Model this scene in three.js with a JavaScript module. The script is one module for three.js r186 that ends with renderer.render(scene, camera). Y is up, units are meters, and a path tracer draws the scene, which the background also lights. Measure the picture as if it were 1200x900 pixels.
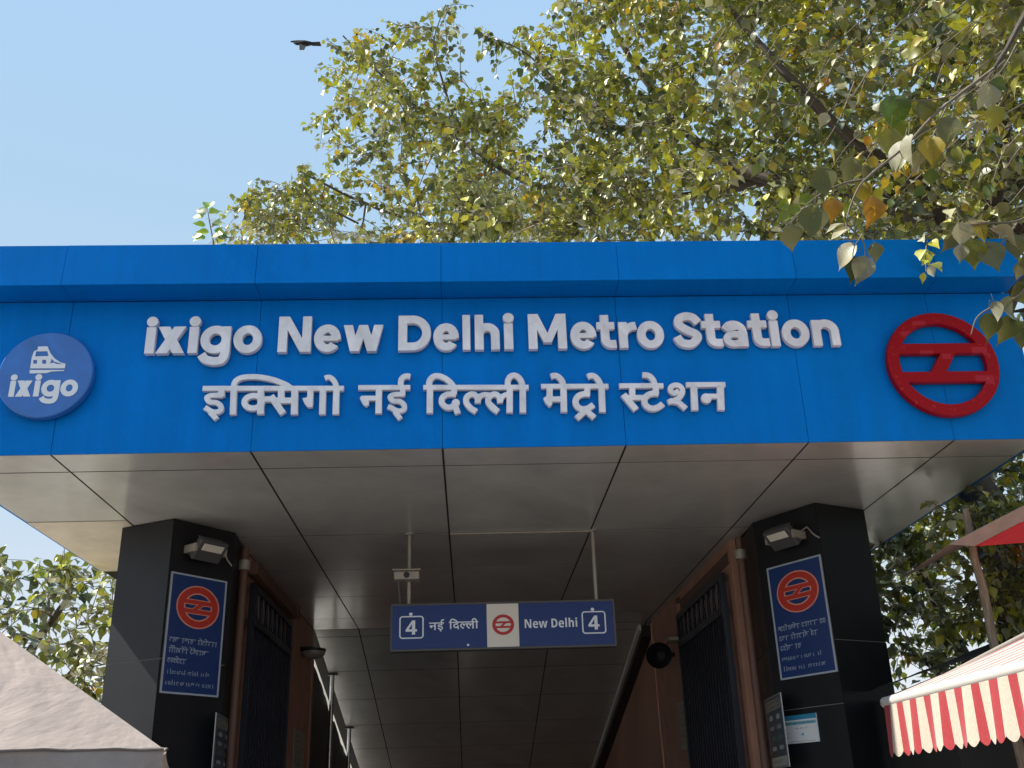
import * as THREE from 'three';
import { mergeGeometries, toCreasedNormals } from 'three/addons/utils/BufferGeometryUtils.js';
import { ImprovedNoise } from 'three/addons/math/ImprovedNoise.js';
import { RoundedBoxGeometry } from 'three/addons/geometries/RoundedBoxGeometry.js';

// ---------------------------------------------------------------- camera, sky, sun, exposure
const scene = new THREE.Scene();
const F = 1193.03, PITCH = 0.3984, YAW = -0.0493, ROLL = -0.0327;      // focal length in pixels of a 1200 x 900 picture
const CAM = new THREE.Vector3(0, 1.6, 6.2647);
const camera = new THREE.PerspectiveCamera(2 * Math.atan(450 / F) * 180 / Math.PI, 1024 / 768, 0.05, 900);
camera.rotation.order = 'YXZ';
camera.rotation.set(PITCH, YAW, ROLL);
camera.position.copy(CAM);
const renderer = new THREE.WebGLRenderer({ antialias: true });
renderer.setSize(1024, 768);
renderer.toneMapping = THREE.LinearToneMapping;
const EXPOSURE = 2;
renderer.toneMappingExposure = EXPOSURE;
renderer.shadowMap.enabled = true;
{ // clear hazy sky: pale at the horizon, deeper blue overhead
  const W = 256, H = 128, data = new Float32Array(W * H * 4);
  const stops = [[-90, .30, .27, .23], [-2, .40, .38, .35], [0, .92, .94, .96], [8, .76, .84, .92], [14, .60, .74, .89], [31, .455, .66, .88], [43, .43, .65, .92], [65, .36, .58, .90], [90, .30, .51, .84]];
  for (let j = 0; j < H; j++) {
    const e = ((j + .5) / H - .5) * 180;
    let k = 0; while (k < stops.length - 2 && e > stops[k + 1][0]) k++;
    const a = stops[k], b = stops[k + 1], t = Math.min(1, Math.max(0, (e - a[0]) / (b[0] - a[0])));
    for (let i = 0; i < W; i++) {
      const o = (j * W + i) * 4;
      for (let c = 0; c < 3; c++) data[o + c] = (a[c + 1] + (b[c + 1] - a[c + 1]) * t) / EXPOSURE;
      data[o + 3] = 1;
    }
  }
  const sky = new THREE.DataTexture(data, W, H, THREE.RGBAFormat, THREE.FloatType);
  sky.mapping = THREE.EquirectangularReflectionMapping; sky.magFilter = THREE.LinearFilter; sky.needsUpdate = true;
  scene.background = sky; scene.environment = sky;
}
const sun = new THREE.DirectionalLight(new THREE.Color(1, .95, .87), 5);
sun.position.set(-34, 37, -1.5); sun.target.position.set(0, 0, 0);
sun.castShadow = true; sun.shadow.mapSize.set(4096, 4096);
Object.assign(sun.shadow.camera, { left: -30, right: 30, top: 30, bottom: -30, near: 1, far: 120 });
scene.add(sun, sun.target);

// ---------------------------------------------------------------- helpers
let seed = 20240611;
const rnd = () => { seed = (seed + 0x6d2b79f5) | 0; let t = Math.imul(seed ^ (seed >>> 15), 1 | seed); t = (t + Math.imul(t ^ (t >>> 7), 61 | t)) ^ t; return ((t ^ (t >>> 14)) >>> 0) / 4294967296; };
const rr = (a, b) => a + (b - a) * rnd();
const gauss = () => (rnd() + rnd() + rnd() + rnd() - 2) * .87;
const noise3 = new ImprovedNoise();
const fbm = (x, y, z = 0, o = 4) => { let s = 0, a = 1, n = 0; for (let i = 0; i < o; i++) { s += a * noise3.noise(x, y, z + i * 7.3); n += a; a *= .55; x *= 2.03; y *= 2.03; z *= 2.03; } return s / n; };
const V = (x, y, z) => new THREE.Vector3(x, y, z);
const rotation = new THREE.Matrix4().makeRotationFromEuler(new THREE.Euler(PITCH, YAW, ROLL, 'YXZ'));
const ray = (u, v) => V((u - 600) / F, -(v - 450) / F, -1).applyMatrix4(rotation);
const onPlane = (u, v, p, n) => { const d = ray(u, v); return CAM.clone().addScaledVector(d, p.clone().sub(CAM).dot(n) / d.dot(n)); };
const onZ = (u, v, z) => onPlane(u, v, V(0, 0, z), V(0, 0, 1));
const onY = (u, v, y) => onPlane(u, v, V(0, y, 0), V(0, 1, 0));
const onX = (u, v, x) => onPlane(u, v, V(x, 0, 0), V(1, 0, 0));
const atDepth = (u, v, d) => CAM.clone().addScaledVector(ray(u, v), d);

const used = new Map();
const numbered = (name) => { const n = used.get(name) ?? 0; used.set(name, n + 1); return n ? name + '_' + String(n).padStart(3, '0') : name; };
function thing(name, label, category, base = V(0, 0, 0), group) {
  const o = new THREE.Group(); o.name = numbered(name); o.position.copy(base); scene.add(o);
  o.userData = { label, category }; if (group) o.userData.group = group;
  return o;
}
// a part whose geometry is written in world coordinates
function part(name, geo, mat, parent, label) {
  const base = V(0, 0, 0); for (let p = parent; p && p !== scene; p = p.parent) base.add(p.position);
  if (base.lengthSq() > 0) geo.translate(-base.x, -base.y, -base.z);
  const m = new THREE.Mesh(geo, mat); m.name = name; m.castShadow = m.receiveShadow = true; parent.add(m);
  if (label) m.userData.label = label;
  return m;
}
function structure(name, geo, mat) { const m = part(numbered(name), geo, mat, scene); m.userData.kind = 'structure'; return m; }
function metricUV(geo, s = 1, ou = 0, ov = 0) { // uv in metres from the face direction
  const p = geo.attributes.position, n = geo.attributes.normal, uv = new Float32Array(p.count * 2);
  for (let i = 0; i < p.count; i++) {
    const ax = Math.abs(n.getX(i)), ay = Math.abs(n.getY(i)), az = Math.abs(n.getZ(i)), x = p.getX(i), y = p.getY(i), z = p.getZ(i);
    const [a, b] = ay >= ax && ay >= az ? [x, z] : ax >= az ? [z, y] : [x, y];
    uv[2 * i] = a * s + ou; uv[2 * i + 1] = b * s + ov;
  }
  geo.setAttribute('uv', new THREE.BufferAttribute(uv, 2)); return geo;
}
const box = (x0, x1, y0, y1, z0, z1, r = 0) => {
  const w = Math.abs(x1 - x0), h = Math.abs(y1 - y0), d = Math.abs(z1 - z0);
  const g = r ? new RoundedBoxGeometry(w, h, d, 2, r) : new THREE.BoxGeometry(w, h, d);
  g.translate((x0 + x1) / 2, (y0 + y1) / 2, (z0 + z1) / 2); return metricUV(r ? g : g);
};
function tube(points, radii, sides = 8, closed = true) { // tapered tube through points
  const n = points.length, pos = [], idx = [], uv = [];
  let up = V(0, 1, 0), len = 0;
  for (let i = 0; i < n; i++) {
    const t = points[Math.min(n - 1, i + 1)].clone().sub(points[Math.max(0, i - 1)]).normalize();
    if (i === 0) up = Math.abs(t.y) > .9 ? V(1, 0, 0) : V(0, 1, 0);
    const a = V(0, 0, 0).crossVectors(t, up).normalize(), b = V(0, 0, 0).crossVectors(a, t).normalize(); up = b;
    if (i) len += points[i].distanceTo(points[i - 1]);
    const r = Array.isArray(radii) ? radii[i] : radii;
    for (let k = 0; k < sides; k++) { const f = k / sides * Math.PI * 2, c = Math.cos(f) * r, s = Math.sin(f) * r; pos.push(points[i].x + a.x * c + b.x * s, points[i].y + a.y * c + b.y * s, points[i].z + a.z * c + b.z * s); uv.push(k / sides, len); }
  }
  for (let i = 0; i < n - 1; i++) for (let k = 0; k < sides; k++) { const p = i * sides + k, q = i * sides + (k + 1) % sides; idx.push(p, q, p + sides, q, q + sides, p + sides); }
  if (closed) for (const e of [0, n - 1]) for (let k = 1; k < sides - 1; k++) e ? idx.push(e * sides, e * sides + k, e * sides + k + 1) : idx.push(0, k + 1, k);
  const g = new THREE.BufferGeometry();
  g.setAttribute('position', new THREE.Float32BufferAttribute(pos, 3)); g.setAttribute('uv', new THREE.Float32BufferAttribute(uv, 2)); g.setIndex(idx); g.computeVertexNormals(); return g;
}
const rod = (a, b, r, sides = 10) => toCreasedNormals(tube([a, b], r, sides).toNonIndexed(), .9);
const merge = (list) => mergeGeometries(list.map((g) => { const h = g.index ? g.toNonIndexed() : g; for (const k of Object.keys(h.attributes)) if (!['position', 'normal', 'uv'].includes(k)) h.deleteAttribute(k); return h; }));
function quad(a, b, c, d) { // a lower left, b lower right, c upper right, d upper left
  const g = new THREE.BufferGeometry();
  g.setAttribute('position', new THREE.Float32BufferAttribute([a, b, c, d].flatMap((p) => [p.x, p.y, p.z]), 3));
  g.setAttribute('uv', new THREE.Float32BufferAttribute([0, 0, 1, 0, 1, 1, 0, 1], 2)); g.setIndex([0, 1, 2, 0, 2, 3]); g.computeVertexNormals(); return g;
}
function plate(a, b, c, d, t) { // a slab whose front face is a b c d, thickness t behind it
  const n = b.clone().sub(a).cross(d.clone().sub(a)).normalize().multiplyScalar(-t), P = [a, b, c, d], Q = P.map((p) => p.clone().add(n));
  const faces = [quad(...P), quad(Q[1], Q[0], Q[3], Q[2])];
  for (let i = 0; i < 4; i++) { const j = (i + 1) % 4; faces.push(quad(Q[i], Q[j], P[j], P[i])); }
  return merge(faces);
}

// ---- canvas and contour tracing: strokes drawn on a canvas become shapes with real outlines
const canvasOf = (w, h) => { const c = document.createElement('canvas'); c.width = w; c.height = h; return c; };
function trace(draw, x0, y0, x1, y1, ppm) { // draw(ctx) in metres, y up; gives THREE.Shapes
  const w = Math.ceil((x1 - x0) * ppm) + 4, h = Math.ceil((y1 - y0) * ppm) + 4, c = canvasOf(w, h), g = c.getContext('2d');
  g.setTransform(ppm, 0, 0, -ppm, 2 - x0 * ppm, h - 2 + y0 * ppm); g.fillStyle = g.strokeStyle = '#fff'; draw(g);
  const d = g.getImageData(0, 0, w, h).data, val = (i, j) => d[(j * w + i) * 4 + 3] / 255 - .5, next = new Map(), at = new Map();
  const H = (i, j) => 'h' + i + ',' + j, E = (i, j) => 'v' + i + ',' + j;
  for (let j = 0; j < h - 1; j++) for (let i = 0; i < w - 1; i++) {
    const a = val(i, j), b = val(i + 1, j), e = val(i + 1, j + 1), f = val(i, j + 1), code = (a > 0) | ((b > 0) << 1) | ((e > 0) << 2) | ((f > 0) << 3);
    if (code === 0 || code === 15) continue;
    const T = H(i, j), B = H(i, j + 1), L = E(i, j), R = E(i + 1, j);
    if ((a > 0) !== (b > 0)) at.set(T, [i + a / (a - b), j]); if ((f > 0) !== (e > 0)) at.set(B, [i + f / (f - e), j + 1]);
    if ((a > 0) !== (f > 0)) at.set(L, [i, j + a / (a - f)]); if ((b > 0) !== (e > 0)) at.set(R, [i + 1, j + b / (b - e)]);
    const S = { 1: [[L, T]], 2: [[T, R]], 3: [[L, R]], 4: [[R, B]], 5: [[L, T], [R, B]], 6: [[T, B]], 7: [[L, B]], 8: [[B, L]], 9: [[B, T]], 10: [[T, R], [B, L]], 11: [[B, R]], 12: [[R, L]], 13: [[R, T]], 14: [[T, L]] }[code];
    for (const [p, q] of S) next.set(p, q);
  }
  const loops = [];
  while (next.size) {
    const start = next.keys().next().value, pts = []; let k = start;
    while (next.has(k)) { pts.push(at.get(k)); const n = next.get(k); next.delete(k); k = n; }
    if (pts.length > 6) loops.push(pts);
  }
  const simplify = (p, tol) => { // Douglas-Peucker on a closed loop
    const n = p.length; let far = 0, fd = 0; for (let i = 0; i < n; i++) { const q = Math.hypot(p[i][0] - p[0][0], p[i][1] - p[0][1]); if (q > fd) { fd = q; far = i; } }
    const run = (s) => { const keep = [s[0]], rec = (i, j) => { const [ax, ay] = s[i], [bx, by] = s[j], L = Math.hypot(bx - ax, by - ay) || 1e-9; let m = 0, k = -1; for (let q = i + 1; q < j; q++) { const e = Math.abs((s[q][0] - ax) * (by - ay) - (s[q][1] - ay) * (bx - ax)) / L; if (e > m) { m = e; k = q; } } if (m > tol) { rec(i, k); keep.push(s[k]); rec(k, j); } }; rec(0, s.length - 1); return keep; };
    return [...run(p.slice(0, far + 1)), ...run([...p.slice(far), p[0]])];
  };
  const polys = loops.map((l) => simplify(l, .28).map(([x, y]) => new THREE.Vector2((x - 2) / ppm + x0, -(y - h + 2) / ppm + y0))).filter((l) => l.length > 3);
  const area = (l) => THREE.ShapeUtils.area(l), inside = (p, l) => { let s = false; for (let i = 0, j = l.length - 1; i < l.length; j = i++) if ((l[i].y > p.y) !== (l[j].y > p.y) && p.x < (l[j].x - l[i].x) * (p.y - l[i].y) / (l[j].y - l[i].y) + l[i].x) s = !s; return s; };
  const depth = polys.map((l, i) => polys.filter((m, j) => j !== i && Math.abs(area(m)) > Math.abs(area(l)) && inside(l[0], m)).length);
  const shapes = [];
  polys.forEach((l, i) => { if (depth[i] % 2 === 0) { const s = new THREE.Shape(area(l) > 0 ? l : l.slice().reverse()); polys.forEach((m, j) => { if (depth[j] === depth[i] + 1 && inside(m[0], l)) s.holes.push(new THREE.Path(m)); }); shapes.push(s); } });
  return shapes;
}
function solid(shapes, z0, z1, bevel = .003) {
  const g = new THREE.ExtrudeGeometry(shapes, { depth: z1 - z0 - 2 * bevel, bevelEnabled: bevel > 0, bevelThickness: bevel, bevelSize: bevel, bevelOffset: -bevel, bevelSegments: 1, curveSegments: 24 });
  g.translate(0, 0, z0 + bevel); return toCreasedNormals(g, .7);
}
const colorTex = (c) => { const t = new THREE.CanvasTexture(c); t.colorSpace = THREE.SRGBColorSpace; t.anisotropy = 8; return t; };
function dataTex(size, f, srgb = false) { // f(u, v) -> [r, g, b] 0..1 or a number; tiles
  const d = new Uint8Array(size * size * 4);
  for (let j = 0; j < size; j++) for (let i = 0; i < size; i++) { const r = f(i / size, j / size), o = (j * size + i) * 4, q = Array.isArray(r) ? r : [r, r, r]; for (let c = 0; c < 3; c++) d[o + c] = Math.max(0, Math.min(255, q[c] * 255)); d[o + 3] = 255; }
  const t = new THREE.DataTexture(d, size, size); t.wrapS = t.wrapT = THREE.RepeatWrapping; t.magFilter = THREE.LinearFilter; t.minFilter = THREE.LinearMipmapLinearFilter; t.generateMipmaps = true; if (srgb) t.colorSpace = THREE.SRGBColorSpace; t.needsUpdate = true; return t;
}
const tile = (u, v, k, z, o = 4) => { // tiling noise
  const a = u * Math.PI * 2, b = v * Math.PI * 2, r = k / (2 * Math.PI); return fbm(Math.cos(a) * r + Math.sin(b) * r * .7, Math.sin(a) * r + 5.1, Math.cos(b) * r + z, o);
};
const rep = (t, s, s2 = s) => { const c = t.clone(); c.repeat.set(s, s2); c.needsUpdate = true; return c; };

// ---------------------------------------------------------------- materials
const lin = (r, g, b) => new THREE.Color().setRGB(r, g, b);
const std = (c, rough, extra = {}) => new THREE.MeshStandardMaterial({ color: c, roughness: rough, side: THREE.DoubleSide, ...extra });
const phy = (c, rough, extra = {}) => new THREE.MeshPhysicalMaterial({ color: c, roughness: rough, side: THREE.DoubleSide, ...extra });
const mottle = dataTex(256, (u, v) => .86 + .26 * tile(u, v, 6, 1) + .1 * tile(u, v, 26, 4), false);
const streaks = dataTex(512, (u, v) =>   .9 + .12 * tile(u, v * .1, 26, 9) + .16 * tile(u, v, 4, 2) + .07 * tile(u, v, 60, 8), false);
const fine = dataTex(256, (u, v) => .5 + .5 * tile(u, v, 60, 3, 3));
const weave = dataTex(128, (u, v) => .5 + .22 * Math.sin(u * Math.PI * 2 * 32) + .22 * Math.sin(v * Math.PI * 2 * 32));
const roughVar = dataTex(256, (u, v) => { const r = .5 + .5 * tile(u, v, 7, 13); return [0, .55 + .5 * r, 0]; });
const M = {
  blue: phy(lin(.0, .195, .65), .45, { map: rep(streaks, .45), specularIntensity: .12 }),
  blueBack: std(lin(.002, .08, .28), .8),
  letter: phy(lin(.92, .90, .94), .4, { map: rep(mottle, 1.2) }),
  disc: phy(lin(.03, .17, .56), .4, { map: rep(mottle, 1), clearcoat: .3, clearcoatRoughness: .3 }),
  discRim: std(lin(.05, .09, .2), .5),
  white: phy(lin(.78, .79, .82), .4),
  soffit: phy(lin(.55, .55, .53), .34, { map: rep(mottle, .35), clearcoat: .6, clearcoatRoughness: .17 }),
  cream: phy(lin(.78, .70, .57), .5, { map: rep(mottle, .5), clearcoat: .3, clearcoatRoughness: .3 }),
  joint: std(lin(.012, .012, .012), .9),
  roof: std(lin(.28, .27, .26), .9),
  granite: phy(lin(.012, .0125, .015), .42, { map: rep(mottle, .8), specularIntensity: .65 }),
  grout: std(lin(.3, .3, .3), .9),
  terracotta: std(lin(.5, .26, .18), .7, { map: rep(mottle, .6), bumpMap: rep(fine, 3), bumpScale: .002 }),
  gate: std(lin(.018, .022, .034), .45, { metalness: .4, roughnessMap: rep(roughVar, 2) }),
  brown: std(lin(.15, .075, .052), .6, { map: rep(mottle, 2) }),
  steel: std(lin(.45, .44, .42), .35, { metalness: .8, roughnessMap: rep(roughVar, 3) }),
  galv: std(lin(.42, .38, .32), .5, { metalness: .3, map: rep(mottle, 3) }),
  pale: std(lin(.72, .70, .65), .5),
  black: std(lin(.012, .012, .013), .5),
  darkGrey: std(lin(.07, .07, .072), .5),
  lens: phy(lin(.72, .68, .58), .25, { clearcoat: 1, clearcoatRoughness: .1 }),
  aluminium: std(lin(.35, .35, .36), .4, { metalness: .6 }),
  asphalt: std(lin(.065, .063, .06), .9, { map: rep(mottle, .2), bumpMap: rep(fine, 2), bumpScale: .004 }),
  ground: std(lin(.45, .415, .36), .95, { map: rep(mottle, .12), bumpMap: rep(fine, 1.5), bumpScale: .004 }),
  floor: phy(lin(.14, .14, .135), .5, { map: rep(mottle, .6) }),
  step: std(lin(.25, .24, .23), .8, { map: rep(mottle, .6) }),
  concrete: std(lin(.38, .35, .30), .9, { map: rep(mottle, .2) }),
};

// ---------------------------------------------------------------- the setting
const H = 3.793, ZK = -6.814, SLOPE = -.2343;                            // soffit height; where the ceiling starts to run down the stairs
const WL = -1.95, WR = 2.33;                                            // inner faces of the passage walls
{
  const s = new THREE.Shape([[-220, -220], [220, -220], [220, 220], [-220, 220]].map((p) => new THREE.Vector2(...p)));
  const g = new THREE.ShapeGeometry(s); g.rotateX(-Math.PI / 2); metricUV(g); structure('ground', g, M.ground);
  structure('passage_floor', box(WL, WR, .004, .03, -13.6, -1.4), M.floor);
  structure('road', box(-220, 220, .004, .012, 1.5, 14), M.asphalt);
}

// ---------------------------------------------------------------- the station entrance
const station = thing('station_entrance', 'metro station entrance with blue fascia, grey panelled soffit and black granite pillars', 'building', V(0, 0, -2));
const XS = [-3.42, -2.654, -1.39, -.156, 1.044, 2.258, 3.242, 3.835];   // panel joints across the front
const FT = 4.89, STRIP_Z = .242, STRIP_T = 5.197, LEAN = .016;
for (let i = 0; i < XS.length - 1; i++) {
  const g = .0016, tilt = rr(-.0012, .0012);
  part('fascia_panel', box(XS[i] + g, XS[i + 1] - g, H + .002, FT - .004, -.03, tilt), M.blue, station);
  const sh = rr(-.0015, .0015);
  // cornice: front face and underside, folded from one sheet
  part('cornice_panel', merge([metricUV(plate(V(XS[i] + g, FT, STRIP_Z + sh), V(XS[i + 1] - g, FT, STRIP_Z + sh), V(XS[i + 1] - g, STRIP_T, STRIP_Z + sh - LEAN), V(XS[i] + g, STRIP_T, STRIP_Z + sh - LEAN), .018)), box(XS[i] + g, XS[i + 1] - g, FT + .001, FT + .02, .002, STRIP_Z - .022)]), M.blue, station);
}
part('cornice_core', box(XS[0] + .01, XS[7] - .01, FT + .022, STRIP_T - .006, -.05, STRIP_Z - .021 - LEAN), M.blueBack, station);
part('end_panel', box(XS[7] + .001, XS[7] + .02, H + .002, FT - .004, -3.3, -.001), M.blue, station);
part('end_panel', box(XS[0] - .02, XS[0] - .001, H + .002, FT - .004, -3.3, -.001), M.blue, station);
part('roof_slab', box(XS[0] + .002, XS[7] - .002, H + .03, FT - .01, ZK, -.032), M.joint, station);
part('roof_deck', box(XS[0] - .02, XS[7] + .02, FT, FT + .08, ZK, -.06), M.roof, station);
// soffit panels
const ROWS = [-.003, -.36, -2.168, -3.4696, -4.759, -6.0708, ZK];
const jx = .0075, jz = .008;
for (let r = 0; r < ROWS.length - 1; r++) for (let c = 0; c < XS.length - 1; c++) {
  let x0 = XS[c], x1 = XS[c + 1], z1 = ROWS[r], z0 = ROWS[r + 1];
  if (r >= 2) { if (c === 0 || c === 6) continue; if (c === 1) x0 = WL + .0; if (c === 5) x1 = 2.42; }
  const y = H + rr(0, .0012);
  if (c === 0 && r === 1) { // the outer bay is divided further back by a lighter cream slab
    part('soffit_panel', box(x0, x1 - jx, y, y + .0015, -1.572, z1 - jz), M.soffit, station);
    part('cream_soffit_slab', box(x0, x1 - jx, H - .004, H + .002, -3.3, -1.584), M.cream, station);
    continue;
  }
  if (c === 6 && r === 1) z0 = -3.3;
  part('soffit_panel', box(x0 + (c ? jx : 0), x1 - jx, y, y + .0015, z0 + jz, z1 - jz), M.soffit, station);
}
part('joint_sealant', box(XS[0] + .01, XS[7] - .01, H + .003, H + .02, ZK + .001, -.005), M.joint, station);
// sloping ceiling over the stairs
const CX = [WL + .005, -1.39, -.156, 1.044, 2.258, WR - .005], RZ = [ZK, -7.05, -8.24, -9.36, -10.5, -11.69, -12.88, -13.6];
const yc = (z) => H + SLOPE * (ZK - z);
for (let r = 0; r < RZ.length - 1; r++) for (let c = 0; c < 5; c++) {
  const x0 = CX[c] + jx, x1 = CX[c + 1] - jx, za = RZ[r] - jz, zb = RZ[r + 1] + jz;
  part('soffit_panel', metricUV(plate(V(x0, yc(zb), zb), V(x1, yc(zb), zb), V(x1, yc(za), za), V(x0, yc(za), za), .0015)), M.soffit, station);
}
part('stair_roof', plate(V(WL - .12, yc(-13.6) + .003, -13.6), V(WR + .15, yc(-13.6) + .003, -13.6), V(WR + .15, yc(ZK) + .003, ZK - .002), V(WL - .12, yc(ZK) + .003, ZK - .002), .2), M.joint, station);
// passage walls
part('passage_wall', box(WR, WR + .14, -.01, H - .001, ZK, -2.6), M.terracotta, station);
part('passage_wall', merge([box(WR, WR + .14, -.01, .3, -13.6, ZK - .001), plate(V(WR, .301, ZK - .001), V(WR, .301, -13.6), V(WR, yc(-13.6) + .01, -13.6), V(WR, yc(ZK) + .01, ZK - .001), -.14)]), M.terracotta, station);
part('light_leak_cover', box(WR - .014, WR - .001, 0, H - .02, ZK - .06, ZK + .06), M.terracotta, station);  // added strips on both walls, blocking light that leaks between the sections
part('light_leak_cover', box(WL + .001, WL + .014, 0, H - .36, ZK - .06, ZK + .06), M.terracotta, station);
part('end_wall', box(WL - .14, WR + .14, -.01, yc(-13.6) + .2, -13.75, -13.605), M.terracotta, station);
part('wall_pilaster', box(WR - .05, WR - .001, 0, H - .13, -5.25, -4.9, .006), M.terracotta, station);
part('passage_wall', box(WL - .14, WL, -.01, H - .001, ZK, -2.6), M.terracotta, station);
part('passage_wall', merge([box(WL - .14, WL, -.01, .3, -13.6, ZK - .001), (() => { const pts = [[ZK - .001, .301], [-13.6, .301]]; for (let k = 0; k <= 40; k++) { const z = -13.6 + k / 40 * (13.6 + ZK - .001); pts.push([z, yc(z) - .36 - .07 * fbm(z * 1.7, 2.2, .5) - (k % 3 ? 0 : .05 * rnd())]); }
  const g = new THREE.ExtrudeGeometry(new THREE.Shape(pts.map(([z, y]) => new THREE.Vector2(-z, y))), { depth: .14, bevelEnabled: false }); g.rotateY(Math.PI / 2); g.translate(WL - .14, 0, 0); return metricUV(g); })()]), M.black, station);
// pillars clad in black granite slabs
function pillar(P) {
  const core = part('pillar', (() => { const s = new THREE.Shape(P.map(([x, z]) => new THREE.Vector2(x, -z))); const g = new THREE.ExtrudeGeometry(s, { depth: H - .01, bevelEnabled: false }); g.rotateX(-Math.PI / 2); return g; })(), M.grout, station);
  const rows = [0.15, 1.45, 2.729, H - .004], cx = P.reduce((a, p) => a + p[0], 0) / P.length, cz = P.reduce((a, p) => a + p[1], 0) / P.length;
  for (let i = 0; i < P.length; i++) {
    const [ax, az] = P[i], [bx, bz] = P[(i + 1) % P.length], L = Math.hypot(bx - ax, bz - az);
    let nx = bz - az, nz = -(bx - ax); if (nx * ((ax + bx) / 2 - cx) + nz * ((az + bz) / 2 - cz) < 0) { nx = -nx; nz = -nz; } nx /= L; nz /= L;
    const t = .008, ex = (bx - ax) / L * .002, ez = (bz - az) / L * .002;
    const shift = i === 0 && P[0][0] > 0 ? -.46 : 0;                    // the slabs facing the gate on the right are set lower
    for (let k = 0; k < 3; k++) {
      const y0 = k ? rows[k] + shift + .003 : 0, y1 = k < 2 ? rows[k + 1] + shift - .003 : rows[3];
      const a = V(ax - ex + nx * t, y0, az - ez + nz * t), b = V(bx + ex + nx * t, y0, bz + ez + nz * t), o = V(a.x, y1, a.z), q = V(b.x, y1, b.z);
      const flip = b.clone().sub(a).cross(o.clone().sub(a)).dot(V(nx, 0, nz)) < 0;
      part('granite_slab', metricUV(flip ? plate(b, a, o, q, t - .001) : plate(a, b, q, o, t - .001), 1, rnd() * 3, rnd() * 3), M.granite, core);
    }
  }
  return core;
}
const LP = [[-2.282, -1.547], [-1.916, -2.007], [-1.96, -2.58], [-2.86, -2.58], [-2.745, -1.781]];
const RP = [[2.747, -1.446], [2.406, -2.011], [2.45, -2.58], [3.33, -2.58], [3.222, -1.676]];
pillar(LP); pillar(RP);
const faceOf = (P, i) => { const [ax, az] = P[i], [bx, bz] = P[(i + 1) % P.length]; let n = V(bz - az, 0, -(bx - ax)).normalize(); if (n.z < 0 && i === 0) n.negate(); return { p: V(ax, 0, az), n }; };

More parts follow.
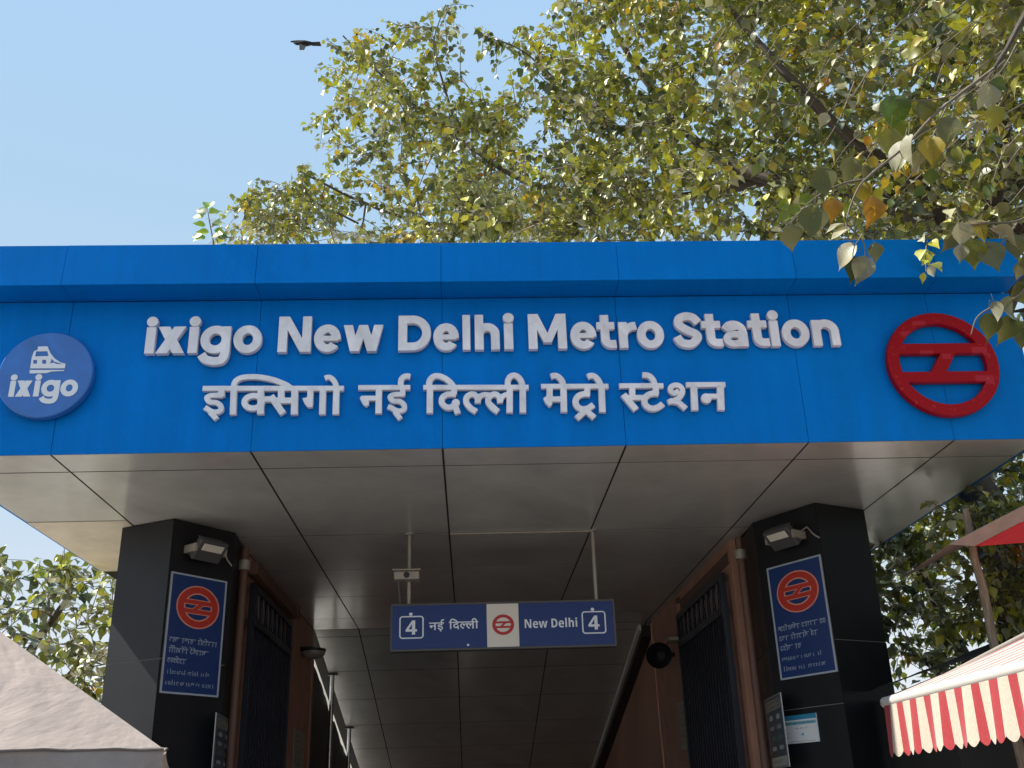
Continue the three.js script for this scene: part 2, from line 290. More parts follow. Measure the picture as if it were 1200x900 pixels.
// ---------------------------------------------------------------- lettering on the fascia
const ZL = .052, UNIT = .00634, SW = 9.4, XH = 31, CAP = 41.3;           // glyphs are drawn in units of 6.34 mm, y down, baseline at 0
const poly = (g, pts) => { g.beginPath(); pts.forEach((p, i) => i ? g.lineTo(...p) : g.moveTo(...p)); g.closePath(); g.fill(); };
const curve = (g, pts, w) => { g.lineWidth = w; g.beginPath(); const q = pts.length > 2 ? new THREE.SplineCurve(pts.map((p) => new THREE.Vector2(...p))).getPoints(pts.length * 8).map((p) => [p.x, p.y]) : pts; q.forEach((p, i) => i ? g.lineTo(...p) : g.moveTo(...p)); g.stroke(); };
const disc = (g, x, y, r) => { g.beginPath(); g.arc(x, y, r, 0, 7); g.fill(); };
function glyph(g, ch, W) {
  g.lineCap = 'butt'; g.lineJoin = 'round'; g.lineWidth = SW;
  const rx = (W - SW) / 2, ry = (XH + 1 - SW * .95) / 2, cy = -XH / 2, ring = (cx, a = 0, b = 7) => { g.lineWidth = SW; g.beginPath(); g.ellipse(cx, cy, rx, ry, 0, a, b); g.stroke(); };
  const arch = () => { const r2 = Math.min(rx, XH * .46), y = -(XH - SW / 2 - r2) - .4; g.lineWidth = SW; g.beginPath(); g.moveTo(SW / 2, 0); g.lineTo(SW / 2, y); g.ellipse(W / 2, y, rx, r2, 0, Math.PI, Math.PI * 2); g.lineTo(W - SW / 2, 0); g.stroke(); };
  if (ch === 'i') { g.fillRect(W / 2 - 4.9, -XH + .3, 9.8, XH - .3); disc(g, W / 2 + .2, -XH - 6.2, 6); }
  if (ch === 'l') g.fillRect(0, -CAP, W, CAP);
  if (ch === 'x') { poly(g, [[.5, -XH], [12.6, -XH], [W, 0], [W - 12.2, 0]]); poly(g, [[W - 12.4, -XH], [W - .3, -XH], [12, 0], [0, 0]]); }
  if (ch === 'o') ring(W / 2);
  if (ch === 'e') { ring(W / 2, .66, Math.PI * 2 + .12); g.fillRect(SW * .6, cy - 2.9, W - SW * .9, 6); }
  if (ch === 'g') { ring(W / 2); g.fillRect(W - SW, -XH + .2, SW, XH - 2); curve(g, [[W - SW / 2, -4], [W - SW / 2 - .6, 2.5], [W * .74, 8], [W * .5, 9.4], [W * .22, 7.2], [2.2, 1.6]], SW); }
  if (ch === 'n') { arch(); g.fillRect(0, -XH + .2, SW, XH - .2); }
  if (ch === 'h') { arch(); g.fillRect(0, -CAP, SW, CAP); }
  if (ch === 'r') { g.fillRect(0, -XH + .2, SW, XH - .2); curve(g, [[SW * .5, -XH * .45], [SW * .75, -XH * .68], [SW * 1.4, -XH + SW * .62], [W + .2, -XH + SW * .48]], SW); }
  if (ch === 't') { const c = W * .43; g.lineWidth = SW; g.beginPath(); g.moveTo(c, -39.5); g.lineTo(c, -12); g.quadraticCurveTo(c, -SW / 2, W * .8, -SW / 2); g.lineTo(W, -SW / 2 - .3); g.stroke(); g.fillRect(0, -XH, W * .95, 8.6); }
  if (ch === 'a') { curve(g, [[2.6, -XH + 10.6], [W * .28, -XH + 5.4], [W * .55, -XH + 4.6], [W - SW * .66, -XH + 8.4], [W - SW * .5, -XH + 14], [W - SW * .5, -XH + 19]], SW * .95); g.fillRect(W - SW, -XH + 14, SW, XH - 14); g.lineWidth = SW * .82; g.beginPath(); g.ellipse(W * .46, -9.4, W * .46 - SW * .41, 9.6 - SW * .41, 0, 0, 7); g.stroke(); }
  if (ch === 'S') curve(g, [[W - 2.6, -CAP + 12.2], [W * .74, -CAP + 6], [W * .47, -CAP + 4.2], [W * .2, -CAP + 7.6], [W * .2, -CAP + 14.6], [W * .46, -CAP * .5], [W * .78, -CAP * .38], [W * .83, -10.6], [W * .62, -4.6], [W * .4, -4.1], [W * .2, -6.6], [2.2, -13]], SW);
  if (ch === 'D') { g.beginPath(); g.moveTo(SW / 2, 0); g.lineTo(SW / 2, -CAP + SW / 2); g.lineTo(W * .44, -CAP + SW / 2); g.ellipse(W * .44, -CAP / 2, W - SW / 2 - W * .44, CAP / 2 - SW / 2, 0, -Math.PI / 2, Math.PI / 2); g.lineTo(SW / 2, -SW / 2); g.stroke(); g.fillRect(0, -CAP, SW, CAP); }
  if (ch === 'N') { g.fillRect(0, -CAP, SW, CAP); g.fillRect(W - SW, -CAP, SW, CAP); poly(g, [[1, -CAP], [SW * 1.2, -CAP], [W - 1, 0], [W - SW * 1.2, 0]]); }
  if (ch === 'M') { g.fillRect(0, -CAP, SW, CAP); g.fillRect(W - SW, -CAP, SW, CAP); poly(g, [[1, -CAP], [SW * 1.15, -CAP], [W / 2 + 4.6, -7.5], [W / 2 - 4, -7.5]]); poly(g, [[W - 1, -CAP], [W - SW * 1.15, -CAP], [W / 2 - 4.6, -7.5], [W / 2 + 4, -7.5]]); }
  if (ch === 'w') { const q = 9.6, y = -XH + .6, b = [W * .285, W * .715], m = W / 2; for (const [x0, x1] of [[q / 2, b[0]], [W - q / 2, b[1]]]) poly(g, [[x0 - q / 2, y], [x0 + q / 2, y], [x1 + q * .5, 0], [x1 - q * .5, 0]]); for (const s of [0, 1]) poly(g, [[m - q * .48, y], [m + q * .48, y], [b[s] + q * .5, 0], [b[s] - q * .5, 0]]); }
}
const ENG = [['i', 170, 182.6], ['x', 183.8, 217.2], ['i', 220.4, 232.8], ['g', 235, 270.2], ['o', 273.6, 307], ['N', 326, 364.6], ['e', 368, 399.4], ['w', 402.5, 449], ['D', 466.8, 505.2], ['e', 507.8, 538], ['l', 542.2, 551.4], ['h', 556.6, 585.8], ['i', 590.6, 602], ['M', 619.6, 664.4], ['e', 668.8, 699.4], ['t', 700.2, 722.4], ['r', 725.8, 746.6], ['o', 747.2, 779], ['S', 791.6, 823.2], ['t', 823.8, 847.4], ['a', 848.2, 877], ['t', 878.4, 902], ['i', 903, 915.4], ['o', 917.8, 950], ['n', 953.6, 985.2]];
const signE = thing('station_name_lettering', 'white raised Latin letters spelling the station name across the blue fascia', 'sign lettering', V(.2, 4.476, 0));
for (const [ch, u0, u1] of ENG) {
  const x0 = onZ(u0, 397, ZL).x, x1 = onZ(u1, 397, ZL).x, W = (x1 - x0) / UNIT, yb = 4.472;
  const shapes = trace((g) => { g.transform(UNIT, 0, 0, -UNIT, x0, yb); glyph(g, ch, W); }, x0 - .02, yb - .12, x1 + .02, yb + .32, 620);
  part('letter', solid(shapes, .012, ZL, 'NMwx'.includes(ch) ? 0 : .0025), M.letter, signE);
}
// Hindi lettering: strokes measured on the photograph
const shift = (pts, dx) => pts.map(([x, y]) => [x + dx, y]);
const HINDI = [
  { o: [230, 430], s: 12, w: 74, items: [
    ['l', [[88, 300], [2075, 298]], 68], ['l', [[352, 300], [352, 420]], 80], ['c', [[372, 396], [270, 396], [190, 404], [148, 434], [185, 488], [280, 500], [338, 540], [345, 600], [290, 630], [225, 628], [170, 598], [118, 566]], 66], ['l', [[190, 628], [285, 730]], 66],
    ['l', [[528, 300], [514, 670]], 78], ['c', [[530, 310], [532, 240], [566, 185], [640, 150], [760, 136], [900, 142], [1060, 172], [1160, 206], [1260, 248], [1350, 306]], 72],
    ['l', [[908, 300], [902, 665]], 82], ['e', [800, 490, 106, 84], 76], ['l', [[905, 450], [1080, 450]], 74], ['l', [[1194, 300], [1194, 480]], 82], ['l', [[1048, 405], [1222, 655]], 84], ['l', [[1060, 470], [1370, 470]], 78], ['l', [[1386, 300], [1378, 670]], 86],
    ['l', [[1606, 300], [1600, 520]], 76], ['p', [[1490, 440], [1560, 425], [1644, 440], [1636, 566], [1566, 566], [1520, 512]]], ['l', [[1782, 300], [1772, 668]], 80], ['l', [[1972, 300], [1960, 668]], 80], ['c', [[1980, 310], [1955, 225], [1912, 165], [1862, 142], [1806, 156]], 68]] },
  { o: [410, 430], s: 12, w: 74, items: [
    ['l', [[118, 288], [850, 286]], 66], ['l', [[410, 288], [404, 655]], 80], ['l', [[420, 438], [215, 438]], 66], ['p', [[138, 440], [160, 404], [262, 404], [272, 522], [232, 556], [186, 528]]],
    ['l', [[745, 300], [742, 400]], 68], ['c', [[770, 384], [690, 382], [610, 390], [568, 422], [606, 474], [700, 482], [762, 530], [762, 590], [700, 618], [640, 604], [590, 574], [536, 552]], 66], ['l', [[630, 620], [712, 730]], 66], ['c', [[728, 310], [716, 220], [734, 158], [786, 126], [850, 132]], 72]] },
  { o: [490, 430], s: 8.571, w: 56, items: [
    ['l', [[52, 204], [1112, 202]], 48], ['l', [[120, 204], [118, 465]], 58], ['c', [[116, 212], [112, 150], [146, 100], [200, 88], [270, 112], [330, 160], [374, 222]], 54],
    ['l', [[362, 204], [362, 275]], 54], ['c', [[380, 274], [300, 274], [246, 306], [240, 360], [284, 402], [340, 400], [372, 366]], 54], ['d', [380, 358, 36]], ['l', [[368, 380], [402, 468]], 54],
    ['c', [[600, 362], [596, 305], [550, 272], [494, 296], [484, 350], [524, 408], [586, 448]], 54], ['c', [[600, 350], [622, 296], [668, 276], [722, 282]], 48],
    ['c', [[824, 362], [818, 305], [774, 272], [718, 296], [706, 350], [748, 408], [806, 448]], 54], ['c', [[824, 346], [846, 298], [884, 278], [930, 276]], 48],
    ['l', [[922, 204], [920, 460]], 58], ['l', [[1052, 204], [1054, 460]], 58], ['c', [[908, 212], [902, 140], [932, 92], [976, 84], [1018, 112], [1044, 162], [1050, 212]], 54]] },
  { o: [625, 430], s: 12, w: 76, items: [
    ['l', [[110, 270], [1060, 268]], 66], ['l', [[232, 270], [232, 470]], 78], ['p', [[142, 440], [176, 412], [272, 430], [268, 530], [230, 562], [176, 512]]], ['l', [[230, 450], [430, 450]], 72], ['l', [[426, 270], [434, 635]], 82], ['c', [[426, 280], [408, 200], [362, 142], [306, 118], [250, 132]], 76],
    ['l', [[760, 270], [760, 390]], 78], ['c', [[800, 382], [720, 378], [644, 402], [598, 464], [612, 540], [680, 590], [770, 580], [850, 530]], 78], ['l', [[760, 590], [612, 722]], 76], ['l', [[720, 590], [862, 712]], 76], ['l', [[962, 270], [976, 635]], 82], ['c', [[956, 280], [926, 200], [880, 142], [824, 118], [766, 134]], 76]] },
  { o: [720, 430], s: 8.571, w: 56, items: [
    ['l', [[50, 188], [496, 186]], 48], ['l', [[182, 188], [182, 300]], 56], ['l', [[92, 274], [222, 430]], 60], ['l', [[140, 306], [320, 306]], 50], ['l', [[418, 188], [420, 270]], 56], ['c', [[446, 268], [388, 264], [330, 288], [304, 340], [326, 392], [384, 416], [444, 402], [490, 368]], 56], ['c', [[412, 194], [392, 130], [348, 86], [284, 78]], 54],
    ['c', [[650, 236], [606, 262], [570, 238], [570, 202], [606, 182], [650, 186], [682, 216], [684, 262], [652, 308], [600, 336], [540, 352]], 50], ['l', [[556, 336], [640, 352]], 50], ['l', [[620, 330], [722, 418]], 52], ['l', [[722, 177], [1118, 174]], 48], ['l', [[800, 177], [812, 434]], 62], ['l', [[1066, 176], [1076, 434]], 64], ['l', [[1070, 292], [930, 292]], 48], ['d', [926, 314, 48]]] },
];
function hindi(g, word, map, k) { // map: word pixel -> target coordinate; k: scale of widths
  g.lineCap = 'butt'; g.lineJoin = 'round';
  for (const [kind, d, w] of HINDI[word].items) {
    const S = HINDI[word].s, P = (p) => map(HINDI[word].o[0] + p[0] / S, HINDI[word].o[1] + p[1] / S), q = k / S;
    if (kind === 'l') curve(g, d.map(P), w * q);
    if (kind === 'c') { g.lineCap = 'butt'; curve(g, d.map(P), w * q); }
    if (kind === 'p') poly(g, d.map(P));
    if (kind === 'd') { const c = P(d); disc(g, c[0], c[1], d[2] * q); }
    if (kind === 'e') { const c = P(d); g.lineWidth = w * q; g.beginPath(); g.ellipse(c[0], c[1], d[2] * q, d[3] * q, 0, 0, 7); g.stroke(); }
  }
}
const signH = thing('hindi_name_lettering', 'white raised Devanagari words below the Latin letters on the blue fascia', 'sign lettering', V(0, 4.1, 0));
for (let w = 0; w < HINDI.length; w++) {
  const P = (u, v) => { const p = onZ(u, v, ZL - .005); return [p.x, p.y]; }, u0 = HINDI[w].o[0], a = P(u0 - 4, 500), b = P(u0 + [180, 90, 140, 100, 140][w], 430);
  part('word', solid(trace((g) => hindi(g, w, P, UNIT), a[0], a[1] - .05, b[0], b[1] + .05, 620), .012, ZL - .005), M.letter, signH);
}
// round logo sign on the left
{
  const c = V(-2.735, 4.322, 0), R = .303, t = thing('round_logo_sign', 'round blue disc sign with a white train symbol and small white lettering', 'sign', c.clone());
  const lathe = new THREE.LatheGeometry([[0, .02], [R - .004, .02], [R, .024], [R, .07], [R - .006, .076], [0, .076]].map((p) => new THREE.Vector2(...p)), 72); lathe.rotateX(Math.PI / 2); lathe.translate(c.x, c.y, 0); metricUV(lathe);
  part('disc_face', toCreasedNormals(lathe, .6), M.disc, t);
  for (const [dx, dy] of [[.15, .15], [-.15, .15], [.15, -.15], [-.15, -.15]]) part('standoff', rod(V(c.x + dx, c.y + dy, .001), V(c.x + dx, c.y + dy, .021), .02), M.steel, t);
  const P = (u, v) => { const p = onZ(u, v, .078); return [p.x, p.y]; }, Z = (x, y) => P(x / 7.5, 380 + y / 7.5);
  const icon = trace((g) => {
    poly(g, [[265, 390], [280, 290], [300, 236], [330, 226], [336, 196], [418, 194], [430, 224], [450, 262], [482, 302], [530, 335], [577, 348], [570, 390]].map((p) => Z(...p)));
    poly(g, [[262, 402], [572, 398], [562, 411], [452, 416], [410, 430], [261, 433]].map((p) => Z(...p)));
    g.globalCompositeOperation = 'destination-out';
    for (const h of [[[318, 240], [418, 238], [426, 280], [310, 283]], [[294, 315], [326, 315], [326, 347], [292, 347]], [[372, 314], [406, 314], [406, 348], [372, 348]], [[440, 346], [455, 304], [478, 330], [556, 353], [500, 350], [470, 338]], [[255, 389], [600, 388], [600, 396], [255, 401]]]) poly(g, h.map((p) => Z(...p)));
  }, Z(240, 440)[0], Z(240, 450)[1], Z(600, 190)[0], Z(600, 180)[1], 1400);
  part('train_symbol', solid(icon, .0765, .0795, .0008), M.white, t);
  for (const [ch, u0, u1] of [['i', 11, 17.6], ['x', 18.8, 37], ['i', 40, 46.4], ['g', 48.4, 69.8], ['o', 70.8, 91.2]]) {
    const k = UNIT * .575, x0 = P(u0, 456)[0], x1 = P(u1, 456)[0], yb = P(50, 464.6)[1];
    part('letter', solid(trace((g) => { g.transform(k, 0, 0, -k, x0, yb); glyph(g, ch, (x1 - x0) / k); }, x0 - .02, yb - .08, x1 + .02, yb + .2, 1200), .0765, .0795, .0008), M.white, t);
  }
}
// red metro emblem on the right
const emblemRed = (() => { const c = canvasOf(512, 512), g = c.getContext('2d'); g.fillStyle = '#98000f'; g.fillRect(0, 0, 512, 512);
  for (let i = 0; i < 90; i++) { const a = rr(0, 6.3), r = rr(.36, .5) * 512, x = 256 + Math.cos(a) * r * (i % 3 ? 1 : rr(.1, 1)), y = 256 + Math.sin(a) * r; g.fillStyle = `rgba(${rr(190, 220) | 0},${rr(95, 140) | 0},${rr(100, 140) | 0},${rr(.12, .4)})`; g.save(); g.translate(x, y); g.rotate(rr(0, 3)); g.fillRect(-rr(2, 9), -rr(2, 6), rr(4, 18), rr(3, 12)); g.restore(); }
  for (const [x, y, w, h] of [[388, 318, 84, 42], [400, 176, 70, 40], [84, 92, 70, 26], [158, 190, 60, 34], [255, 208, 42, 26], [150, 40, 60, 22]]) { g.fillStyle = 'rgba(195,105,115,.34)'; g.fillRect(x, y, w, h); }
  return colorTex(c); })();
{
  const c = V(3.243, 4.322, 0), R = .382, t = thing('metro_emblem', 'red ring emblem with two crossbars and a diagonal, its paint flaking', 'emblem', c.clone());
  const sh = trace((g) => {
    g.lineCap = 'butt'; const w = .083;
    g.lineWidth = w; g.beginPath(); g.arc(c.x, c.y, R - w / 2, 0, 7); g.stroke();
    g.lineWidth = .076; for (const y of [.112, -.098]) { g.beginPath(); g.moveTo(c.x - R + .05, c.y + y); g.lineTo(c.x + R - .05, c.y + y); g.stroke(); }
    g.lineWidth = .09; g.beginPath(); g.moveTo(c.x + .075, c.y + .12); g.lineTo(c.x - .075, c.y - .11); g.stroke();
  }, c.x - R - .02, c.y - R - .02, c.x + R + .02, c.y + R + .02, 620);
  const g = solid(sh, .015, .065, .003), p = g.attributes.position, uv = new Float32Array(p.count * 2);
  for (let i = 0; i < p.count; i++) { uv[2 * i] = (p.getX(i) - c.x) / R / 2 + .5; uv[2 * i + 1] = (p.getY(i) - c.y) / R / 2 + .5; }
  g.setAttribute('uv', new THREE.BufferAttribute(uv, 2));
  part('ring_and_bars', g, phy(lin(1, 1, 1), .35, { map: emblemRed, specularIntensity: .35 }), t);
  for (const a of [.8, 2.3, 3.9, 5.4]) part('standoff', rod(V(c.x + Math.cos(a) * (R - .04), c.y + Math.sin(a) * (R - .04), .001), V(c.x + Math.cos(a) * (R - .04), c.y + Math.sin(a) * (R - .04), .016), .015), M.steel, t);
}

// ---------------------------------------------------------------- printed boards
function metroLogo(g, x, y, r, line, fill, back) {
  g.lineCap = 'butt'; const w = r * .3;
  for (const [col, e] of line ? [[line, .07], [fill, 0]] : [[fill, 0]]) {
    g.strokeStyle = col; g.lineWidth = w + e * r * 2; g.beginPath(); g.arc(x, y, r - w / 2, 0, 7); g.stroke();
    g.lineWidth = r * .2 + e * r * 1.2; for (const k of [-.23, .23]) { g.beginPath(); g.moveTo(x - r * .86, y + k * r); g.lineTo(x + r * .86, y + k * r); g.stroke(); }
    g.lineWidth = r * .17 + e * r; g.beginPath(); g.moveTo(x + r * .22, y - r * .2); g.lineTo(x - r * .22, y + r * .2); g.stroke();
  }
}
function smallPrint(g, x, y, w, h, hindiLike) { // lines too small to read on the photograph: marks of the same size and rhythm
  g.lineWidth = h * .135; g.lineCap = 'round';
  let c = x;
  while (c < x + w) {
    const word = Math.min(x + w - c, h * rr(1.6, 4.2)); if (word < h * .5) break;
    if (hindiLike) { g.beginPath(); g.moveTo(c, y - h * .8); g.lineTo(c + word, y - h * .8); g.stroke(); }
    for (let k = c + h * .2; k < c + word - h * .1; k += h * rr(.42, .62)) {
      g.beginPath(); const q = rnd();
      if (q < .45) { g.moveTo(k, y - h * (hindiLike ? .8 : rnd() < .3 ? 1 : .68)); g.lineTo(k, y); } else { g.ellipse(k, y - h * .36, h * .18, h * .3, 0, rr(0, 3), rr(4, 7)); }
      g.stroke();
      if (hindiLike && rnd() < .25) { g.beginPath(); g.moveTo(k, y - h * .8); g.quadraticCurveTo(k - h * .1, y - h * 1.25, k - h * .4, y - h * 1.15); g.stroke(); }
    }
    c += word + h * .45;
  }
}
const boardTex = (seedShift) => { seed += seedShift; const c = canvasOf(512, 1060), g = c.getContext('2d');
  g.fillStyle = '#16336a'; g.fillRect(0, 0, 512, 1060); g.strokeStyle = '#a2acba'; g.lineWidth = 16; g.strokeRect(8, 8, 496, 1044);
  metroLogo(g, 262, 285, 182, '#d58c78', '#b8342a');
  g.strokeStyle = '#929daf';
  for (const [y, w, h] of [[618, 430, 48], [708, 350, 48], [798, 190, 48]]) smallPrint(g, 40, y, w, h, true);
  for (const [y, w, h] of [[892, 370, 40], [986, 430, 42]]) smallPrint(g, 40, y, w, h, false);
  for (let i = 0; i < 500; i++) { g.fillStyle = `rgba(150,160,180,${rr(.02, .07)})`; g.fillRect(rr(0, 512), rr(0, 1060), rr(1, 40), rr(1, 4)); }
  return colorTex(c); };
function board(name, label, corners, plane, tex, frame, group) { // corners: upper left, upper right, lower right, lower left in pixels of the photograph, on a given wall plane
  const off = plane.n.clone().multiplyScalar(.016), [a, b, c, d] = corners.map(([u, v]) => onPlane(u, v, plane.p.clone().add(off), plane.n));
  // square it up: a real rectangle on the wall
  const ex = V(-plane.n.z, 0, plane.n.x).normalize(); if (ex.dot(b.clone().sub(a)) < 0) ex.negate();
  const m = a.clone().add(b).add(c).add(d).multiplyScalar(.25), w = (b.clone().sub(a).dot(ex) + c.clone().sub(d).dot(ex)) / 4, h = (a.y + b.y - c.y - d.y) / 4, up = V(0, h, 0), sx = ex.clone().multiplyScalar(w);
  const Q = [m.clone().sub(sx).sub(up), m.clone().add(sx).sub(up), m.clone().add(sx).add(up), m.clone().sub(sx).add(up)], n = plane.n.clone();
  const t = thing(name, label, 'board', m.clone().addScaledVector(n, -.006), group);
  part('backing_plate', plate(...Q.map((p) => p.clone().addScaledVector(n, -.001)), .007), frame, t);
  part('printed_face', quad(...Q.map((p) => p.clone().addScaledVector(n, .001))), phy(lin(1, 1, 1), .35, { map: tex, clearcoat: .25, clearcoatRoughness: .3 }), t);
  return t;
}
const LF = faceOf(LP, 0), RF = faceOf(RP, 0), LS = { p: V(LP[1][0], 0, LP[1][1]), n: V(1, 0, -.0768).normalize() }, RS = { p: V(RP[1][0], 0, RP[1][1]), n: V(-1, 0, -.0773).normalize() };
board('notice_board', 'blue metro notice board on the granite pillar behind the market tent', [[202, 669.5], [267, 681.5], [255, 817.5], [186, 811.5]], LF, boardTex(1), M.aluminium);
board('notice_board', 'blue metro notice board on the granite pillar under the red emblem', [[897, 665], [962, 651], [981.5, 787], [916, 797]], RF, boardTex(2), M.aluminium);
const rulesTex = (() => { const c = canvasOf(256, 768), g = c.getContext('2d'); g.fillStyle = '#27404e'; g.fillRect(0, 0, 256, 768); g.strokeStyle = '#8d9692'; g.lineWidth = 10; g.strokeRect(5, 5, 246, 758);
  g.fillStyle = '#7d8278'; g.fillRect(20, 40, 216, 110); g.strokeStyle = '#30363a'; smallPrint(g, 34, 90, 190, 34, true); smallPrint(g, 34, 138, 190, 34, true);
  g.fillStyle = '#9aa5a6'; for (let r = 0; r < 4; r++) for (let k = 0; k < 2; k++) { const x = 46 + k * 110, y = 190 + r * 110; r % 2 ? g.fillRect(x, y + 16, 60, 44) : disc(g, x + 30, y + 40, 30); g.fillStyle = ['#9aa5a6', '#7f8f92', '#3c6a62'][(r + k) % 3]; }
  g.fillStyle = '#a8a9a0'; g.fillRect(12, 650, 232, 100); g.strokeStyle = '#4a5052'; smallPrint(g, 28, 712, 200, 40, false); return colorTex(c); })();
board('rules_board', 'narrow tall rules board with rows of symbols beside the small white notice', [[896, 820], [914, 812], [925, 898], [905, 902]], RS, rulesTex, M.aluminium);
board('rules_board', 'narrow tall rules board with faint symbols on the pillar behind the market tent', [[254, 836], [274, 846], [266, 918], [248, 912]], LS, rulesTex, M.aluminium);
const noticeTex = (() => { const c = canvasOf(420, 360), g = c.getContext('2d'); g.fillStyle = '#d8dadd'; g.fillRect(0, 0, 420, 360); g.fillStyle = '#2f86ab'; g.fillRect(0, 0, 420, 62); g.fillStyle = '#6fa6b4'; g.fillRect(10, 84, 400, 40); g.strokeStyle = '#1d4a66'; smallPrint(g, 20, 116, 380, 30, false); g.strokeStyle = '#555b60'; smallPrint(g, 140, 182, 150, 24, false); g.lineWidth = 8; disc(g, 225, 252, 18); smallPrint(g, 20, 290, 40, 22, false); smallPrint(g, 20, 240, 40, 22, false); g.fillStyle = '#8a9095'; g.fillRect(40, 335, 340, 5); return colorTex(c); })();
board('paper_notice', 'small white paper notice with a blue heading taped to the granite', [[918, 840], [956, 835], [960, 868], [922, 873]], RF, noticeTex, M.white);

// ---------------------------------------------------------------- hanging direction sign
{
  const z = -2.17, x0 = -.636, x1 = 1.196, y0 = 2.818, y1 = 3.2, d = .09, w = x1 - x0, h = y1 - y0;
  const t = thing('hanging_direction_sign', 'long blue hanging direction sign with a white centre and platform squares', 'sign', V((x0 + x1) / 2, y0, z));
  part('sign_case', merge([box(x0, x1, y0, y0 + .018, z - d / 2, z + d / 2, .004), box(x0, x1, y1 - .018, y1, z - d / 2, z + d / 2, .004), box(x0, x0 + .014, y0 + .018, y1 - .018, z - d / 2, z + d / 2), box(x1 - .014, x1, y0 + .018, y1 - .018, z - d / 2, z + d / 2), box(x0 + .014, x1 - .014, y0 + .018, y1 - .018, z - d / 2 + .006, z + d / 2 - .006)]), M.darkGrey, t);
  const W = 1448, Hh = 302, K = W / w, paint = (fn, u0, u1) => { const c = canvasOf(Math.round((u1 - u0) * W), Hh), g = c.getContext('2d'); g.translate(-u0 * W, 0); fn(g); return colorTex(c); };
  const blueBg = (g) => { g.fillStyle = '#13316f'; g.fillRect(0, 0, W, Hh); for (let i = 0; i < 260; i++) { g.fillStyle = `rgba(150,165,200,${rr(.01, .05)})`; g.fillRect(rr(0, W), rr(0, Hh), rr(2, 60), rr(1, 4)); } };
  const four = (g, x, y) => { g.strokeStyle = g.fillStyle = '#dfe4ec'; g.lineWidth = 9; g.beginPath(); g.roundRect(x, y, 150, 150, 18); g.stroke(); disc(g, x + 70, y - 17, 12); g.font = 'bold 138px sans-serif'; g.textAlign = 'center'; g.fillText('4', x + 75, y + 126); };
  const left = paint((g) => { blueBg(g); four(g, 50, 76); g.fillStyle = g.strokeStyle = '#dfe4ec';
    const S = 1.5, at = (u0, v0, X, Y, k) => (u, v) => [X + (u - u0) * k, Y + (v - v0) * k]; hindi(g, 1, at(419, 453, 238, 124, 1.6), 1.5); hindi(g, 2, at(495, 453, 366, 122, 1.56), 1.46); disc(g, 492, 283, 8); }, 0, .425);
  const mid = paint((g) => { g.fillStyle = '#d9d4c9'; g.fillRect(0, 0, W, Hh); g.save(); metroLogo(g, .499 * W, 148, 72, null, '#b3262b'); g.fillStyle = '#e6b9b4'; g.restore(); }, .425, .57);
  const right = paint((g) => { blueBg(g); g.fillStyle = '#dfe4ec'; g.font = 'bold 86px sans-serif'; g.textAlign = 'left'; g.setTransform(358 / g.measureText('New Delhi').width, 0, 0, 1, -.57 * W + 856, 176); g.fillText('New Delhi', 0, 0); g.setTransform(1, 0, 0, 1, -.57 * W, 0); four(g, 1244, 72); }, .57, 1);
  for (const [u0, u1, tex, name] of [[0, .425, left, 'blue_panel'], [.425, .57, mid, 'white_panel'], [.57, 1, right, 'blue_panel']]) {
    const a = x0 + .014 + u0 * (w - .028) + .001, b = x0 + .014 + u1 * (w - .028) - .001, zz = z + d / 2 - .002;
    part(name, quad(V(a, y0 + .018, zz), V(b, y0 + .018, zz), V(b, y1 - .018, zz), V(a, y1 - .018, zz)), phy(lin(1, 1, 1), .3, { map: tex, specularIntensity: .6 }), t);
  }
  for (const x of [-.49, 1.058]) { part('hanger_rod', rod(V(x, y1 - .002, z), V(x, H + .002, z), .016), M.galv, t); part('ceiling_flange', rod(V(x, H - .012, z), V(x, H + .002, z), .04), M.galv, t); }
  const cam = thing('security_camera', 'small pale box camera on a bracket above the hanging sign', 'camera', V(-.5, 3.4, z));
  part('camera_body', box(-.61, -.4, 3.385, 3.455, z - .045, z + .12, .012), M.galv, cam);
  part('camera_hood', box(-.62, -.39, 3.456, 3.468, z - .055, z + .14, .004), M.galv, cam);
  part('bracket', merge([rod(V(-.58, 3.387, z + .03), V(-.56, 3.2, z), .012), box(-.53, -.46, 3.4, 3.44, z - .08, z - .046)]), M.darkGrey, cam);
  part('lens', rod(V(-.505, 3.42, z + .118), V(-.505, 3.42, z + .13), .025), M.black, cam);
  const strip = thing('ceiling_conduit', 'thin pale metal strip along a ceiling joint above the hanging sign', 'conduit', V(.45, H - .01, z));
  part('conduit_strip', box(-.15, 1.045, H - .016, H - .001, z - .016, z + .016, .004), M.galv, strip);
}

